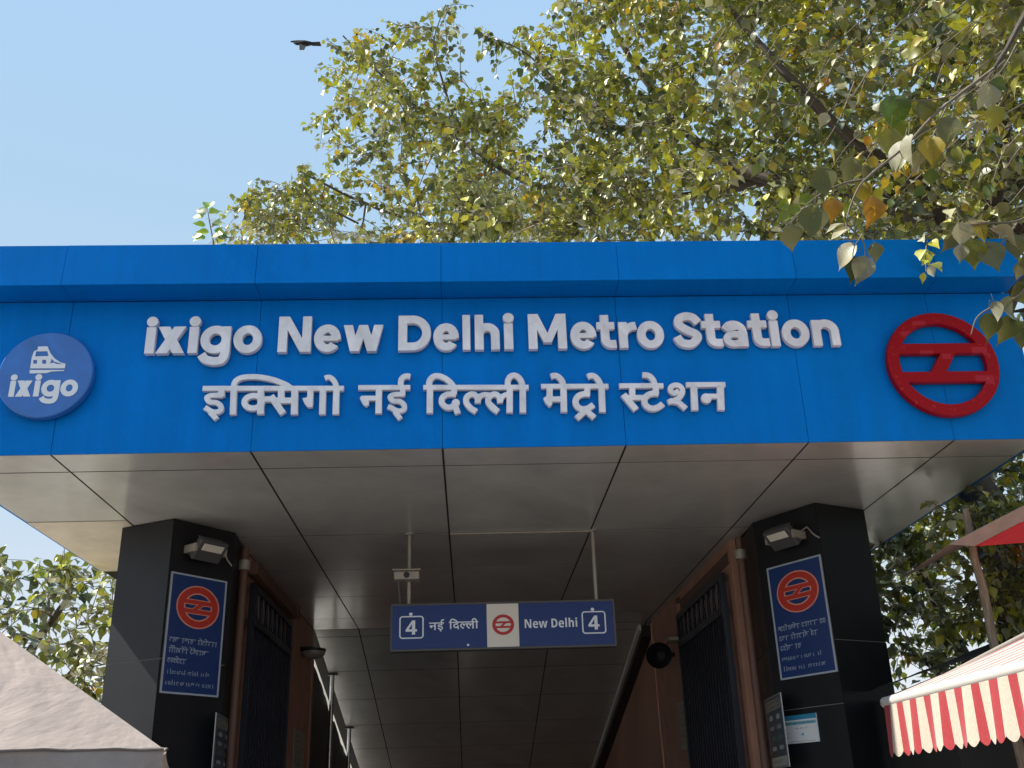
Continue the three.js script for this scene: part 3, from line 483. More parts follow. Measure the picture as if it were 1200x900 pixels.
// ---------------------------------------------------------------- floodlights on the pillars
function floodlight(label, u, v, F0) {
  const n = F0.n, p = onPlane(u, v, F0.p.clone().addScaledVector(n, .12), n), ex = V(n.z, 0, -n.x);
  const t = thing('floodlight', label, 'floodlight', p.clone().addScaledVector(n, -.1));
  const put = (name, g, m) => { g.applyMatrix4(new THREE.Matrix4().makeBasis(ex, V(0, 1, 0), n).setPosition(p)); return part(name, g, m, t); };
  const tilt = (g) => { g.rotateX(.75); return g; };
  put('housing', tilt(merge([new RoundedBoxGeometry(.26, .18, .06, 3, .012), new RoundedBoxGeometry(.18, .1, .05, 2, .01).translate(0, 0, -.05)])), M.darkGrey);
  const lens = put('lens', tilt(new RoundedBoxGeometry(.19, .06, .012, 2, .004).translate(0, .036, .031)), M.lens);
  for (let k = 0; k < 6; k++) put('cooling_fin', tilt(new THREE.BoxGeometry(.22, .008, .03).translate(0, -.07 + k * .028, -.053)), M.darkGrey);
  put('bracket', merge([new THREE.BoxGeometry(.02, .06, .14).translate(-.141, 0, -.04), new THREE.BoxGeometry(.02, .06, .14).translate(.141, 0, -.04), new THREE.BoxGeometry(.3, .06, .012).translate(0, 0, -.108)]), M.galv);
  const cp = (x, y, z) => V(0, 0, 0).addScaledVector(ex, x).addScaledVector(n, z).add(V(p.x, p.y + y, p.z));
  part('cable', tube([cp(.14, .02, -.06), cp(.2, .05, -.08), cp(.25, -.02, -.085), cp(.3, -.06, -.088)], .007, 6), M.galv, t);
  return t;
}
floodlight('grey floodlight with loose cable on the pillar beside the cream soffit slab', 245, 645, LF);
floodlight('grey floodlight on the pillar above the board below the red emblem', 916, 630, RF);

// ---------------------------------------------------------------- gates, pipes and fittings in the passage
function gate(label, x, s, z0, z1, n) { // an iron gate folded back along the wall; s = side of the passage it opens to
  const t = thing('iron_gate', label, 'gate', V(x, .08, z0)), L = z0 - z1, y1 = 3.52, ym = 3.16;
  const fr = part('gate_frame', merge([box(x - .025, x + .025, .08, y1, z0 - .06, z0), box(x - .025, x + .025, .08, y1, z1, z1 + .06), box(x - .025, x + .025, y1 - .06, y1 - .001, z1 + .06, z0 - .06), box(x - .024, x + .024, .1, .16, z1 + .06, z0 - .06)]), M.gate, t);
  part('middle_rail', box(x - .03, x + .03, ym, ym + .07, z1 + .06, z0 - .06), M.gate, t); part('middle_rail', box(x - .03, x + .03, 1.2, 1.27, z1 + .06, z0 - .06), M.gate, t);
  for (let k = 1; k < n; k++) { const z = z0 - .06 - (L - .12) * k / n; part('bar', box(x - .013, x + .013, .16, ym, z - .013, z + .013), M.gate, t); }
  for (let k = 1; k < n; k++) { const z = z0 - .06 - (L - .12) * k / n; part('short_bar', rod(V(x, ym + .07, z), V(x, y1 - .06, z - (k % 2 ? .03 : -.03)), .012, 6), M.gate, t); }
  return t;
}
gate('dark barred iron gate folded against the passage wall under the oval dome lamp', WL + .07, 1, -2.68, -4.7, 16);
gate('dark barred iron gate folded against the terracotta passage wall', WR - .07, -1, -2.68, -4.8, 18);
function gatePipes(label, x, s, zEnd) {
  const t = thing('brown_gate_post', label, 'gate post', V(x, 0, -2.3));
  part('post', rod(V(x, 0, -2.33), V(x, H - .05, -2.33), .034, 14), M.brown, t);
  part('top_rail', box(x - .03, x + .05, H - .2, H - .09, zEnd, -2.66, .01), M.brown, t);
  part('joint_box', box(x - .05, x + .06, H - .19, H - .05, zEnd - .06, zEnd + .06, .01), M.brown, t);
  part('collar', rod(V(x, H - .24, -2.33), V(x, H - .16, -2.33), .05, 14), M.galv, t);
}
gatePipes('brown painted gate post and top rail against the pillar near the cream soffit', WL + .06, -1, -4.9);
gatePipes('brown painted gate post and top rail beside the terracotta wall', WR + .02, 1, -5.0);
{
  // trunking down the right hand wall
  const t = thing('cable_trunking', 'dark sloping cable trunking with a pale edge under the ceiling by the terracotta wall', 'trunking', V(WR - .1, H - .2, ZK));
  const a = ZK - .05, b = -13.5, X0 = WR - .13, X1 = WR - .004;
  part('trunking_box', plate(V(X0, yc(a) - .16, a), V(X0, yc(b) - .16, b), V(X0, yc(b) - .03, b), V(X0, yc(a) - .03, a), -(X1 - X0)), M.black, t);
  part('edge_strip', plate(V(X0 - .04, yc(a) - .085, a), V(X0 - .04, yc(b) - .085, b), V(X0 - .04, yc(b) - .012, b), V(X0 - .04, yc(a) - .012, a), -.038), M.pale, t);
  const sp = onX(770, 766, WR - .22), s = thing('horn_loudspeaker', 'black horn loudspeaker under the trunking on the terracotta wall', 'loudspeaker', sp.clone());
  const horn = new THREE.LatheGeometry([[.02, -.14], [.045, -.12], [.045, -.05], [.06, 0], [.1, .07], [.14, .12], [.145, .12], [.12, .06], [.0, .0]].map((p) => new THREE.Vector2(...p)), 24); horn.rotateX(Math.PI / 2 + .3); horn.translate(sp.x, sp.y, sp.z);
  part('horn', horn, M.black, s); part('bracket', box(sp.x + .03, WR - .002, sp.y - .02, sp.y + .02, sp.z - .14, sp.z - .1), M.black, s);
  const lp = onX(792, 750, WR - .1), l = thing('bulkhead_lamp', 'grey bulkhead lamp with a pale shade beside the horn loudspeaker', 'wall lamp', lp.clone());
  part('lamp_base', box(WR - .06, WR - .002, lp.y - .05, lp.y + .1, lp.z - .12, lp.z + .12, .01), M.darkGrey, l);
  part('lamp_shade', box(WR - .2, WR - .062, lp.y - .02, lp.y + .02, lp.z - .12, lp.z + .12, .012), M.galv, l);
  const dp = onX(364, 764, WL + .12), dl = thing('dome_lamp', 'pale oval dome lamp on a dark bracket above the stair side wall', 'wall lamp', dp.clone());
  const dome = new THREE.SphereGeometry(.14, 24, 10, 0, Math.PI * 2, 0, Math.PI / 2); dome.scale(1, .6, 1); dome.rotateX(Math.PI); dome.translate(dp.x + .03, dp.y, dp.z); part('shade', dome, M.galv, dl);
  part('cap', rod(V(dp.x + .03, dp.y, dp.z), V(dp.x + .03, dp.y + .03, dp.z), .145, 24), M.black, dl); part('bracket', box(WL + .002, dp.x + .03, dp.y + .031, dp.y + .06, dp.z - .02, dp.z + .02), M.black, dl);
  const wallNotice = (label, x, n, P) => { board('wall_notice', label, P, { p: V(x, 0, 0), n: V(n, 0, 0) }, (() => { const c = canvasOf(128, 512), g = c.getContext('2d'); g.fillStyle = '#8e8a7c'; g.fillRect(0, 0, 128, 512); g.strokeStyle = '#33302b'; for (let k = 0; k < 7; k++) smallPrint(g, 16, 80 + k * 62, 96, 34, k % 2 > 0); return colorTex(c); })(), M.galv); };
  wallNotice('faded narrow paper notice on the terracotta wall next to the barred gate', WR - .05, -1, [[794, 824], [802, 820], [809, 876], [799, 880]]);
  wallNotice('faded narrow paper notice low on the wall below the dome lamp', WL, 1, [[346, 856], [358, 858], [354, 912], [342, 910]]);
  for (const [u, v, lab] of [[389, 806, 'pale steel post holding the ceiling edge where the stairs begin'], [409, 868, 'pale steel post holding the ceiling edge further down the stairs']]) {
    const p = onX(u, v, WL + .06), q = thing('steel_post', lab, 'post', V(p.x, yc(p.z) - 2.6, p.z), 'posts along the stair wall'), top = yc(p.z) - .004;
    part('shaft', rod(V(p.x, top - 3.4, p.z), V(p.x, top - .02, p.z), .03, 14), M.steel, q); part('head_plate', box(p.x - .06, p.x + .06, top - .02, top, p.z - .06, p.z + .06), M.black, q);
  }
}

// ---------------------------------------------------------------- leaves and trees
// heart-shaped leaf with a drip tip, folded along the midrib; unit length, base at the origin, tip along +y, upper face +z
function leafGrid(rows, cols, fold, droop, twist) {
  const W = [[0, .02], [.04, .2], [.12, .34], [.25, .43], [.38, .44], [.52, .37], [.66, .25], [.78, .13], .0], prof = (t) => { const K = [[0, .06], [.05, .22], [.13, .35], [.26, .43], [.38, .435], [.52, .37], [.66, .245], [.78, .12], [.88, .045], [1, .0]]; let k = 0; while (k < K.length - 2 && t > K[k + 1][0]) k++; return K[k][1] + (K[k + 1][1] - K[k][1]) * (t - K[k][0]) / (K[k + 1][0] - K[k][0]); };
  const pos = [], uv = [], idx = [];
  rows.forEach((t, i) => { for (let c = -cols; c <= cols; c++) { const s = c / cols, w = prof(t), x = s * w, back = t < .1 ? -Math.abs(s) * .07 * (1 - t / .1) : 0, a = twist * t; const z = Math.abs(x) * fold + .03 * Math.sin(t * 9 + s * 2) * Math.abs(s) - droop * t * t; pos.push(x * Math.cos(a) - z * Math.sin(a) * .4, t + back, z + x * Math.sin(a)); uv.push(s * w + .5, t); } });
  const n = 2 * cols + 1; for (let i = 0; i < rows.length - 1; i++) for (let c = 0; c < n - 1; c++) { const p = i * n + c; idx.push(p, p + 1, p + n, p + 1, p + n + 1, p + n); }
  return { pos, uv, idx };
}
const smallLeaves = [[.35, .25, .2], [.15, .4, -.4], [.6, .1, .3], [.3, -.15, .1]].map(([a, b, c]) => leafGrid([0, .16, .42, .74, 1], 1, a, b, c));
const bigLeaves = [[.3, .3, .25], [.12, .45, -.35], [.55, .2, .15], [.2, -.1, -.15], [.4, .55, .4]].map(([a, b, c]) => { const l = leafGrid([0, .05, .13, .26, .4, .55, .7, .82, .92, 1], 2, a, b, c), g = new THREE.BufferGeometry(); g.setAttribute('position', new THREE.Float32BufferAttribute(l.pos, 3)); g.setAttribute('uv', new THREE.Float32BufferAttribute(l.uv, 2)); g.setIndex(l.idx);
  const stalk = tube([V(0, 0, 0), V(.0, -.25, .03), V(0, -.5, .1)], [.012, .01, .014], 5); const h = mergeGeometries([g.toNonIndexed(), stalk.toNonIndexed()].map((q) => { q.deleteAttribute('normal'); return q; })); h.computeVertexNormals(); g.computeVertexNormals(); return mergeGeometries([(() => { const q = g.toNonIndexed(); return q; })(), stalk.toNonIndexed()]); });
const veins = (() => { const c = canvasOf(256, 256), g = c.getContext('2d'); g.fillStyle = '#e4e4e0'; g.fillRect(0, 0, 256, 256); for (let i = 0; i < 900; i++) { g.fillStyle = `rgba(${rnd() < .5 ? '255,255,250' : '170,175,150'},${rr(.03, .12)})`; disc(g, rr(0, 256), rr(0, 256), rr(1, 9)); } g.strokeStyle = 'rgba(255,255,235,.85)'; g.lineWidth = 3; g.beginPath(); g.moveTo(128, 0); g.lineTo(128, 256); g.stroke(); g.lineWidth = 1.4; for (let k = 0; k < 9; k++) for (const s of [-1, 1]) { const y = 250 - k * 26; g.beginPath(); g.moveTo(128, y); g.quadraticCurveTo(128 + s * 60, y - 22, 128 + s * 112, y - 52); g.stroke(); } return colorTex(c); })();
const leafMat = (extra) => phy(lin(1, 1, 1), .5, { clearcoat: .55, clearcoatRoughness: .32, transmission: .42, thickness: 0, ...extra });
const leafVertex = leafMat({ vertexColors: true });
const PALETTE = [[.16, .19, .03, 4.2], [.06, .085, .025, 2], [.25, .27, .04, 4.5], [.22, .23, .10, 2.4], [.44, .45, .04, 4.6], [.56, .52, .035, 3.2], [.66, .46, .02, .8], [.55, .24, .02, .1], [.52, .50, .30, 2.2]];
const pick = (pal) => { let s = rnd() * pal.reduce((a, p) => a + p[3], 0); for (const p of pal) { s -= p[3]; if (s < 0) return p; } return pal[0]; };
class Leaves {
  constructor(pal) { this.pos = []; this.col = []; this.idx = []; this.pal = pal; }
  add(p, dir, normal, size, tone) {
    const l = smallLeaves[(rnd() * smallLeaves.length) | 0], x = V(0, 0, 0).crossVectors(dir, normal).normalize(), z = V(0, 0, 0).crossVectors(x, dir), c = tone && rnd() < .62 ? tone : pick(this.pal), j = rr(.75, 1.25), base = this.pos.length / 3;
    for (let i = 0; i < l.pos.length; i += 3) { const a = l.pos[i] * size, b = l.pos[i + 1] * size, d = l.pos[i + 2] * size; this.pos.push(p.x + x.x * a + dir.x * b + z.x * d, p.y + x.y * a + dir.y * b + z.y * d, p.z + x.z * a + dir.z * b + z.z * d); this.col.push(c[0] * j, c[1] * j, c[2] * j); }
    for (const k of l.idx) this.idx.push(base + k);
  }
  build() { const g = new THREE.BufferGeometry(); g.setAttribute('position', new THREE.Float32BufferAttribute(this.pos, 3)); g.setAttribute('color', new THREE.Float32BufferAttribute(this.col, 3)); g.setIndex(this.idx); g.computeVertexNormals(); return g; }
}
const bark = dataTex(256, (u, v) => { const a = tile(u, v * .4, 14, 21), b = tile(u, v, 40, 5); const k = .62 + .5 * a + .3 * b; return [k, k * .97, k * .93]; });
const barkMat = std(lin(.13, .105, .085), .9, { map: rep(bark, 1, .7), bumpMap: rep(bark, 1, .7), bumpScale: .012 });
const twigMat = std(lin(.24, .20, .155), .8, { map: rep(bark, 1, 2) });
const down = V(0, -1, 0);
// limbs: polylines with radii; targets: points of the crown that the branches grow to
function growTree(t, limbs, targets, opt) {
  const nodes = [], thick = [], thin = [];
  for (const [pts, r0, r1] of limbs) {
    const cv = new THREE.CatmullRomCurve3(pts, false, 'centripetal'), n = Math.max(6, Math.round(cv.getLength() / .25)), P = cv.getPoints(n), R = P.map((_, i) => r0 + (r1 - r0) * Math.pow(i / n, .85));
    P.forEach((p, i) => { if (i && i < n) p.add(V(gauss(), gauss(), gauss()).multiplyScalar(R[i] * .22)); nodes.push({ p, r: R[i] }); }); thick.push(tube(P, R.map((r) => r * rr(.92, 1.1)), 10));
  }
  const root = limbs[0][0][limbs[0][0].length - 1];
  targets.sort((a, b) => a.distanceToSquared(root) - b.distanceToSquared(root));
  const L = new Leaves(opt.palette);
  let tones = opt.palette[0];
  for (const q of targets) {
    let best = null, bd = 1e9; for (const n of nodes) { const d = n.p.distanceToSquared(q) + (n.p.y > q.y + .3 ? .8 : 0); if (d < bd) { bd = d; best = n; } }
    const d = Math.sqrt(bd), k = Math.max(3, Math.min(9, Math.round(d / .22))), side = V(gauss(), gauss(), gauss()).multiplyScalar(d * .12), r0 = Math.min(best.r * .75, .007 + d * .011), P = [], R = [];
    for (let i = 0; i <= k; i++) { const s = i / k; P.push(best.p.clone().lerp(q, s).addScaledVector(side, Math.sin(s * Math.PI)).add(V(0, -.1 * d * Math.sin(s * Math.PI) * (opt.sag ?? .4), 0))); R.push(r0 + (.0035 - r0) * s); if (i) nodes.push({ p: P[i], r: R[i] }); }
    (r0 > .014 ? thick : thin).push(tube(P, R, r0 > .014 ? 6 : 4, false));
    const axis = q.clone().sub(best.p).normalize();
    for (let w = 0; w < opt.twigs; w++) {
      const from = P[Math.max(1, k - ((w * 1.3) | 0))], dir = V(gauss(), gauss() * .8, gauss()).multiplyScalar(1.1).add(axis.clone().multiplyScalar(.7)).normalize(), len = rr(.22, .5) * opt.spread, T = [from, from.clone().addScaledVector(dir, len * .55).add(V(0, .01, 0)), from.clone().addScaledVector(dir, len).add(V(0, -.12 * len, 0))];
      thin.push(tube(T, [.006, .0045, .003], 3, false));
      const tone = w && rnd() < .6 ? tones : (tones = pick(opt.palette)), fs = opt.sizeOf ? opt.sizeOf(q) : 1, m = Math.round(opt.leaves * rr(.7, 1.3) * (fs < .9 ? 1.25 : 1));
      for (let e = 0; e < m; e++) {
        const s = (e + rr(.4, 1)) / m, b = s < .5 ? T[0].clone().lerp(T[1], s * 2) : T[1].clone().lerp(T[2], s * 2 - 1), out = V(gauss(), gauss() * .5, gauss()).normalize(), size = rr(.062, .125) * opt.size * fs;
        const ld = out.clone().multiplyScalar(.8).addScaledVector(dir, .35).addScaledVector(down, rr(.1, 1.1)).normalize(), nn = V(gauss() * .7, 1 + gauss() * .5, gauss() * .7).addScaledVector(out, .35).normalize();
        L.add(b.clone().addScaledVector(out, size * rr(.25, .5)), ld, nn, size, tone);
      }
    }
  }
  if (opt.trunk !== false) part('trunk', opt.trunkGeo ?? thick.shift(), barkMat, t);
  part('branches', merge(thick), barkMat, t);
  const tw = part('twigs', merge(thin), twigMat, t); tw.userData.kind = 'stuff';
  const m = part('crown', L.build(), leafVertex, t); m.userData.kind = 'stuff';
  return { nodes, count: L.idx.length / 3 };
}
const inPoly = (u, v, P) => { let s = false; for (let i = 0, j = P.length - 1; i < P.length; j = i++) if ((P[i][1] > v) !== (P[j][1] > v) && u < (P[j][0] - P[i][0]) * (v - P[i][1]) / (P[j][1] - P[i][1]) + P[i][0]) s = !s; return s; };
const A = (u, v, d) => atDepth(u, v, d);

// the big tree beside the entrance: its trunk stands to the right of the roof, its crown spreads over it
const peepal = thing('peepal_tree', 'large tree with heart-shaped green and yellow leaves spreading over the blue fascia', 'tree', V(4.85, 0, -2.15));
{
  const fork = V(4.42, 4.6, -2.15), limbs = [
    [[V(4.9, -.05, -2.15), V(4.75, 1.4, -2.2), V(4.58, 3, -2.15), V(4.45, 4, -2.1), fork], .19, .16],
    [[fork, A(1115, 283, 9), A(1062, 200, 8.8), A(1008, 172, 8.4), A(945, 112, 8.2), A(880, 40, 8.4), A(800, -60, 8.8)], .1, .014],
    [[A(1112, 270, 9), A(1010, 226, 9.6), A(935, 217, 10), A(855, 195, 10.4), A(800, 150, 10.8), A(740, 70, 11), A(690, -20, 11.2)], .085, .025],
    [[A(900, 210, 10.2), A(830, 225, 10.8), A(720, 235, 11.6), A(620, 215, 12.2), A(540, 165, 12.6), A(470, 110, 13), A(402, 42, 13.2)], .06, .01],
    [[A(720, 236, 11.6), A(600, 262, 12.4), A(500, 262, 13), A(420, 235, 13.2), A(350, 200, 13.2)], .045, .012],
    [[A(790, 140, 10.8), A(720, 150, 11.2), A(660, 110, 11.8), A(625, 70, 12)], .05, .01],
    [[A(700, 125, 11.4), A(650, 92, 12), A(610, 58, 12.1), A(566, 42, 12.2)], .022, .004],
    [[A(540, 165, 12.6), A(520, 100, 12.7), A(508, 50, 12.8), A(522, 6, 12.8)], .022, .004],
    [[A(420, 262, 13), A(375, 240, 13), A(330, 226, 13), A(300, 222, 13)], .016, .003],
    [[fork, V(4.6, 5.8, -1.6), A(1175, 150, 8.2), A(1165, 40, 8), A(1120, -80, 7.8)], .11, .02],
    [[V(4.6, 5.6, -1.7), V(4.7, 6.3, -.2), V(4.2, 6.3, 1), V(3.4, 5.9, 1.9), A(1165, 80, 4.9)], .09, .009],
    [[V(4.7, 6.3, -.2), V(5.2, 7, 1.8), V(5, 7.2, 3.6), V(4.4, 7, 5)], .08, .03],
    [[fork, V(5.4, 6, -2.8), V(6.4, 7.4, -3.2), V(7, 8.4, -3.4)], .13, .04],
  ];
  const sil = [[268, 290], [300, 245], [330, 222], [358, 185], [372, 150], [380, 95], [400, 45], [440, 70], [470, 20], [520, 2], [548, 50], [575, 60], [600, 45], [625, 12], [660, 0], [690, -90], [760, -170], [900, -230], [1100, -250], [1290, -200], [1330, 60], [1300, 290], [1180, 300]];
  const targets = [];
  let guard = 0;
  while (targets.length < 980 && guard++ < 60000) {
    const u = rr(262, 1330), v = rr(-250, 296);
    if (!inPoly(u, v, sil)) continue;
    if (u > 548 && u < 640 && v > 25 && v < 118 && rnd() < .9) continue;          // gap where the sky shows
    if (u > 785 && u < 915 && v > 222 && rnd() < .85) continue;
    if (u < 420 && rnd() < .3) continue;
    if (u < 640 && v < 120 && rnd() < .3) continue;
    if ((v < -40 || u > 1220) && rnd() < .55) continue;
    const k = Math.min(1, Math.max(0, (u - 300) / 800)), near = 12 - 5.2 * k, far = 14 - .6 * k;
    const d = near + (far - near) * rnd();
    targets.push(A(u, v, d));
  }
  for (const [u, v] of [[566, 44], [580, 50], [600, 55], [615, 62], [625, 80], [640, 60], [522, 8], [516, 30], [510, 55], [496, 40], [402, 60], [420, 62], [440, 82], [330, 226], [318, 232], [300, 226], [292, 246], [345, 232], [282, 268], [300, 270]]) targets.push(A(u, v, rr(12, 13)));
  for (let i = 0; i < 14; i++) { const u = rr(275, 380), v = rr(232, 285); targets.push(A(u, v, rr(12.4, 13.4))); }
  for (let i = 0; i < 150; i++) targets.push(A(rr(520, 1210), rr(190, 292), rr(9, 13)));
  for (let i = 0; i < 30; i++) targets.push(A(rr(1115, 1230), rr(560, 745), rr(7.3, 8.3)));
  for (let i = 0; i < 60; i++) targets.push(V(rr(4.4, 8), rr(5.5, 9.5), rr(-5, 1)));
  for (let i = 0; i < 130; i++) targets.push(V(rr(2.6, 8), rr(5.6, 8.8), rr(1.5, 6.5)));  // crown over the street, mostly unseen, added to darken the right of the fascia
  growTree(peepal, limbs, targets, { palette: PALETTE, twigs: 4, leaves: 8, size: 1, spread: 1, sag: .4, sizeOf: (q) => { const d = q.distanceTo(CAM); return (d > 11.5 ? .78 : d > 8 ? .86 : .95) * rr(.8, 1.15); } });
  // the leaves nearest to the street, one by one
  const C = { olive: [.17, .18, .035], green: [.12, .19, .025], dark: [.07, .1, .025], grey: [.22, .225, .09], pale: [.42, .40, .26], cream: [.62, .56, .36], yellow: [.5, .38, .03], orange: [.55, .27, .02], lime: [.28, .36, .03], yg: [.3, .3, .04] }, mats = {};  // pale and cream put sunlit glint into the leaf colour
  for (const k in C) mats[k] = leafMat({ color: lin(...C[k]), map: veins, bumpMap: veins, bumpScale: .0006, clearcoat: .3, specularIntensity: .6, transmission: .5 });
  let hero = 0;
  const leaf = (p, dir, normal, size, kind) => {
    const x = V(0, 0, 0).crossVectors(dir, normal).normalize(), z = V(0, 0, 0).crossVectors(x, dir), m = new THREE.Mesh(bigLeaves[(hero * 7 + 3) % bigLeaves.length], mats[kind]);
    m.name = 'leaf'; m.castShadow = m.receiveShadow = true; m.applyMatrix4(new THREE.Matrix4().makeBasis(x, dir, z).setPosition(p.clone().sub(peepal.position)).scale(V(size, size, size))); peepal.add(m); hero++;
  };
  const right = ray(700, 450).sub(ray(600, 450)).normalize(), upv = ray(600, 350).sub(ray(600, 450)).normalize(), back = ray(600, 450).normalize().negate();
  // measured leaves: middle of the leaf, length in pixels, direction of the tip (degrees, 0 = right, 90 = down), how it faces (0 = the camera, 1 = the sky)
  const spots = [[965, 215, 36, 85, .1, 'olive', 4.2], [976, 247, 27, 95, .15, 'orange', 4.2], [1020, 250, 36, 92, .0, 'orange', 4.2], [1012, 226, 26, 80, .3, 'yellow', 4.25], [929, 280, 32, 70, .5, 'grey', 4.1], [952, 262, 40, 100, .2, 'olive', 4.1], [990, 300, 32, 130, .5, 'cream', 4.1], [1001, 317, 30, 110, .1, 'dark', 4.15], [1010, 317, 32, 115, .6, 'pale', 4.1], [1027, 296, 22, 80, .2, 'grey', 4.2], [984, 275, 27, 140, .75, 'cream', 4.15], [978, 265, 22, 170, .7, 'cream', 4.2], [1127, 277, 30, 75, .5, 'cream', 4.3], [1152, 274, 30, 40, .6, 'yellow', 4.3], [1142, 298, 34, 80, .3, 'yg', 4.3], [1163, 302, 36, 70, .2, 'grey', 4.3], [1112, 286, 24, 110, .1, 'grey', 4.35], [1126, 298, 20, 95, .6, 'pale', 4.3], [1178, 272, 32, 10, .8, 'cream', 4.3], [1192, 290, 28, 80, .2, 'grey', 4.3], [1145, 262, 26, 0, .8, 'cream', 4.35], [1160, 384, 32, 90, .2, 'olive', 4.2], [1183, 366, 36, 20, .3, 'grey', 4.2], [1180, 388, 34, 105, .1, 'olive', 4.2], [1170, 364, 22, 60, .7, 'pale', 4.15], [1196, 345, 30, 60, .3, 'olive', 4.25], [1196, 318, 24, 90, .5, 'grey', 4.3], [1198, 398, 26, 80, .2, 'dark', 4.25], [917, 240, 15, 160, .2, 'lime', 4.3], [930, 246, 16, 140, .1, 'lime', 4.3], [946, 233, 18, 330, .2, 'lime', 4.3], [918, 254, 16, 150, .3, 'lime', 4.3], [993, 245, 16, 60, .2, 'lime', 4.3], [1050, 133, 42, 80, .1, 'green', 4.8], [1058, 152, 20, 70, .2, 'lime', 4.8], [1042, 168, 32, 95, .2, 'yg', 4.7], [1050, 183, 34, 115, .5, 'pale', 4.6], [1092, 178, 34, 90, .2, 'yellow', 4.7], [1075, 190, 26, 80, .1, 'grey', 4.8], [1112, 152, 34, 110, .2, 'grey', 4.8], [1158, 116, 32, 90, .4, 'pale', 4.8], [1165, 140, 30, 80, .3, 'yg', 4.7], [1085, 135, 32, 60, .2, 'olive', 4.8], [996, 200, 30, 100, .2, 'grey', 4.5], [1060, 175, 36, 110, .8, 'pale', 4.4]];
  const place = (u, v, len, deg, sky, kind, depth) => {
    const a = deg * Math.PI / 180, dir = right.clone().multiplyScalar(Math.cos(a)).addScaledVector(upv, -Math.sin(a)).addScaledVector(back, gauss() * .35).normalize(), nrm = back.clone().multiplyScalar(1 - sky).add(V(-.3, .9, 0).multiplyScalar(sky)).add(V(gauss(), gauss(), gauss()).multiplyScalar(.3)).normalize();
    const size = len * depth / F * 1.02; leaf(A(u, v, depth).addScaledVector(dir, -size * .48), dir, nrm, size, kind);
  };
  for (const s of spots) place(...s);
  const tw = [], twig = (pts, r0 = .008, r1 = .0025) => { const cv = new THREE.CatmullRomCurve3(pts), P = cv.getPoints(pts.length * 5); tw.push(tube(P, P.map((_, i) => r0 + (r1 - r0) * i / (P.length - 1)), 6)); return P; };
  twig([A(1165, 80, 4.9), A(1100, 130, 4.8), A(1060, 172, 4.5), A(1020, 205, 4.3), A(1005, 222, 4.2), A(992, 262, 4.15), A(1000, 298, 4.12)]);
  twig([A(1015, 210, 4.28), A(985, 216, 4.25), A(950, 236, 4.18), A(926, 262, 4.1)], .005);
  twig([A(992, 262, 4.15), A(1012, 285, 4.15), A(1014, 304, 4.12)], .004);
  twig([A(1260, 150, 4.9), A(1230, 220, 4.5), A(1195, 258, 4.3), A(1150, 262, 4.3), A(1122, 266, 4.3)], .008);
  twig([A(1230, 220, 4.5), A(1215, 300, 4.3), A(1195, 345, 4.22), A(1166, 358, 4.2), A(1145, 372, 4.2), A(1138, 392, 4.2)], .006);
  twig([A(1165, 80, 4.9), A(1120, 110, 4.9), A(1075, 118, 4.8), A(1050, 116, 4.8)], .005);
  twig([A(1195, 258, 4.3), A(1168, 288, 4.3), A(1140, 284, 4.3)], .004);
  // more leaves on twigs that hang from the branch over the pavement
  const kinds = [['olive', 5], ['green', 2.4], ['dark', 2.4], ['grey', 4.5], ['pale', 4], ['cream', 2.4], ['yellow', 1.6], ['yg', 2.6], ['lime', .8], ['orange', .3]], kindOf = () => { let s = rnd() * kinds.reduce((a, k) => a + k[1], 0); for (const k of kinds) { s -= k[1]; if (s < 0) return k[0]; } return 'olive'; };
  for (let w = 0; w < 52 && hero < 292; w++) {
    const k = Math.pow(rnd(), .6), u0 = 780 + 430 * k, v0 = rr(-30, 215) * (u0 > 1000 ? 1 : .85), d = 8.2 - 3.2 * k + rr(-.4, .6), P = twig([A(u0 + rr(20, 60), v0 - rr(30, 60), d + .25), A(u0 + 8, v0 - 12, d + .05), A(u0 - rr(0, 22), v0 + rr(5, 26), d)], .005, .002);
    for (let e = 0; e < 5 && hero < 296; e++) {
      const p = P[Math.min(P.length - 1, 2 + ((e * 3.1) | 0))], a = rr(.1, 2.9), dir = right.clone().multiplyScalar(Math.cos(a) * .9).addScaledVector(upv, -Math.sin(a)).addScaledVector(back, gauss() * .7).normalize(), sky = rr(0, .8), nrm = back.clone().multiplyScalar(1 - sky).add(V(-.3, .9, 0).multiplyScalar(sky)).add(V(gauss(), gauss(), gauss()).multiplyScalar(.5)).normalize(), size = rr(.055, .1);
      leaf(p.clone().addScaledVector(dir, size * .4), dir, nrm, size, kindOf());
    }
  }
  part('hanging_twig', merge(tw), twigMat, peepal);
}
// tree behind the left pillar
{
  const t = thing('background_tree', 'leafy tree against the sky behind the market tent', 'tree', V(-5.4, 0, -5));
  const limbs = [[[V(-5.4, -.05, -5), V(-5.3, 1.2, -5.1), V(-5.2, 2, -5)], .16, .12], [[V(-5.2, 2, -5), V(-4.8, 3, -4.9), V(-4.2, 3.8, -4.6)], .09, .03], [[V(-5.2, 2, -5), V(-5.6, 3.2, -5), V(-6.2, 4.4, -5.2)], .09, .03], [[V(-5.2, 2, -5), V(-4.4, 2.6, -4.6), V(-3.9, 3.2, -4.5)], .07, .02]];
  const targets = [], P = [[-220, 590], [-60, 640], [20, 662], [60, 632], [100, 672], [150, 655], [200, 690], [200, 850], [-220, 850]]; let guard = 0;
  while (targets.length < 150 && guard++ < 9000) { const u = rr(-220, 200), v = rr(590, 850); if (inPoly(u, v, P)) targets.push(A(u, v, rr(9.2, 12))); }
  growTree(t, limbs, targets, { palette: PALETTE.map((p) => [p[0] * .9, p[1] * .95, p[2], p[3] * (p[0] > .3 ? .5 : 1)]), twigs: 4, leaves: 6, size: 1.05, spread: 1, sag: .3 });
}
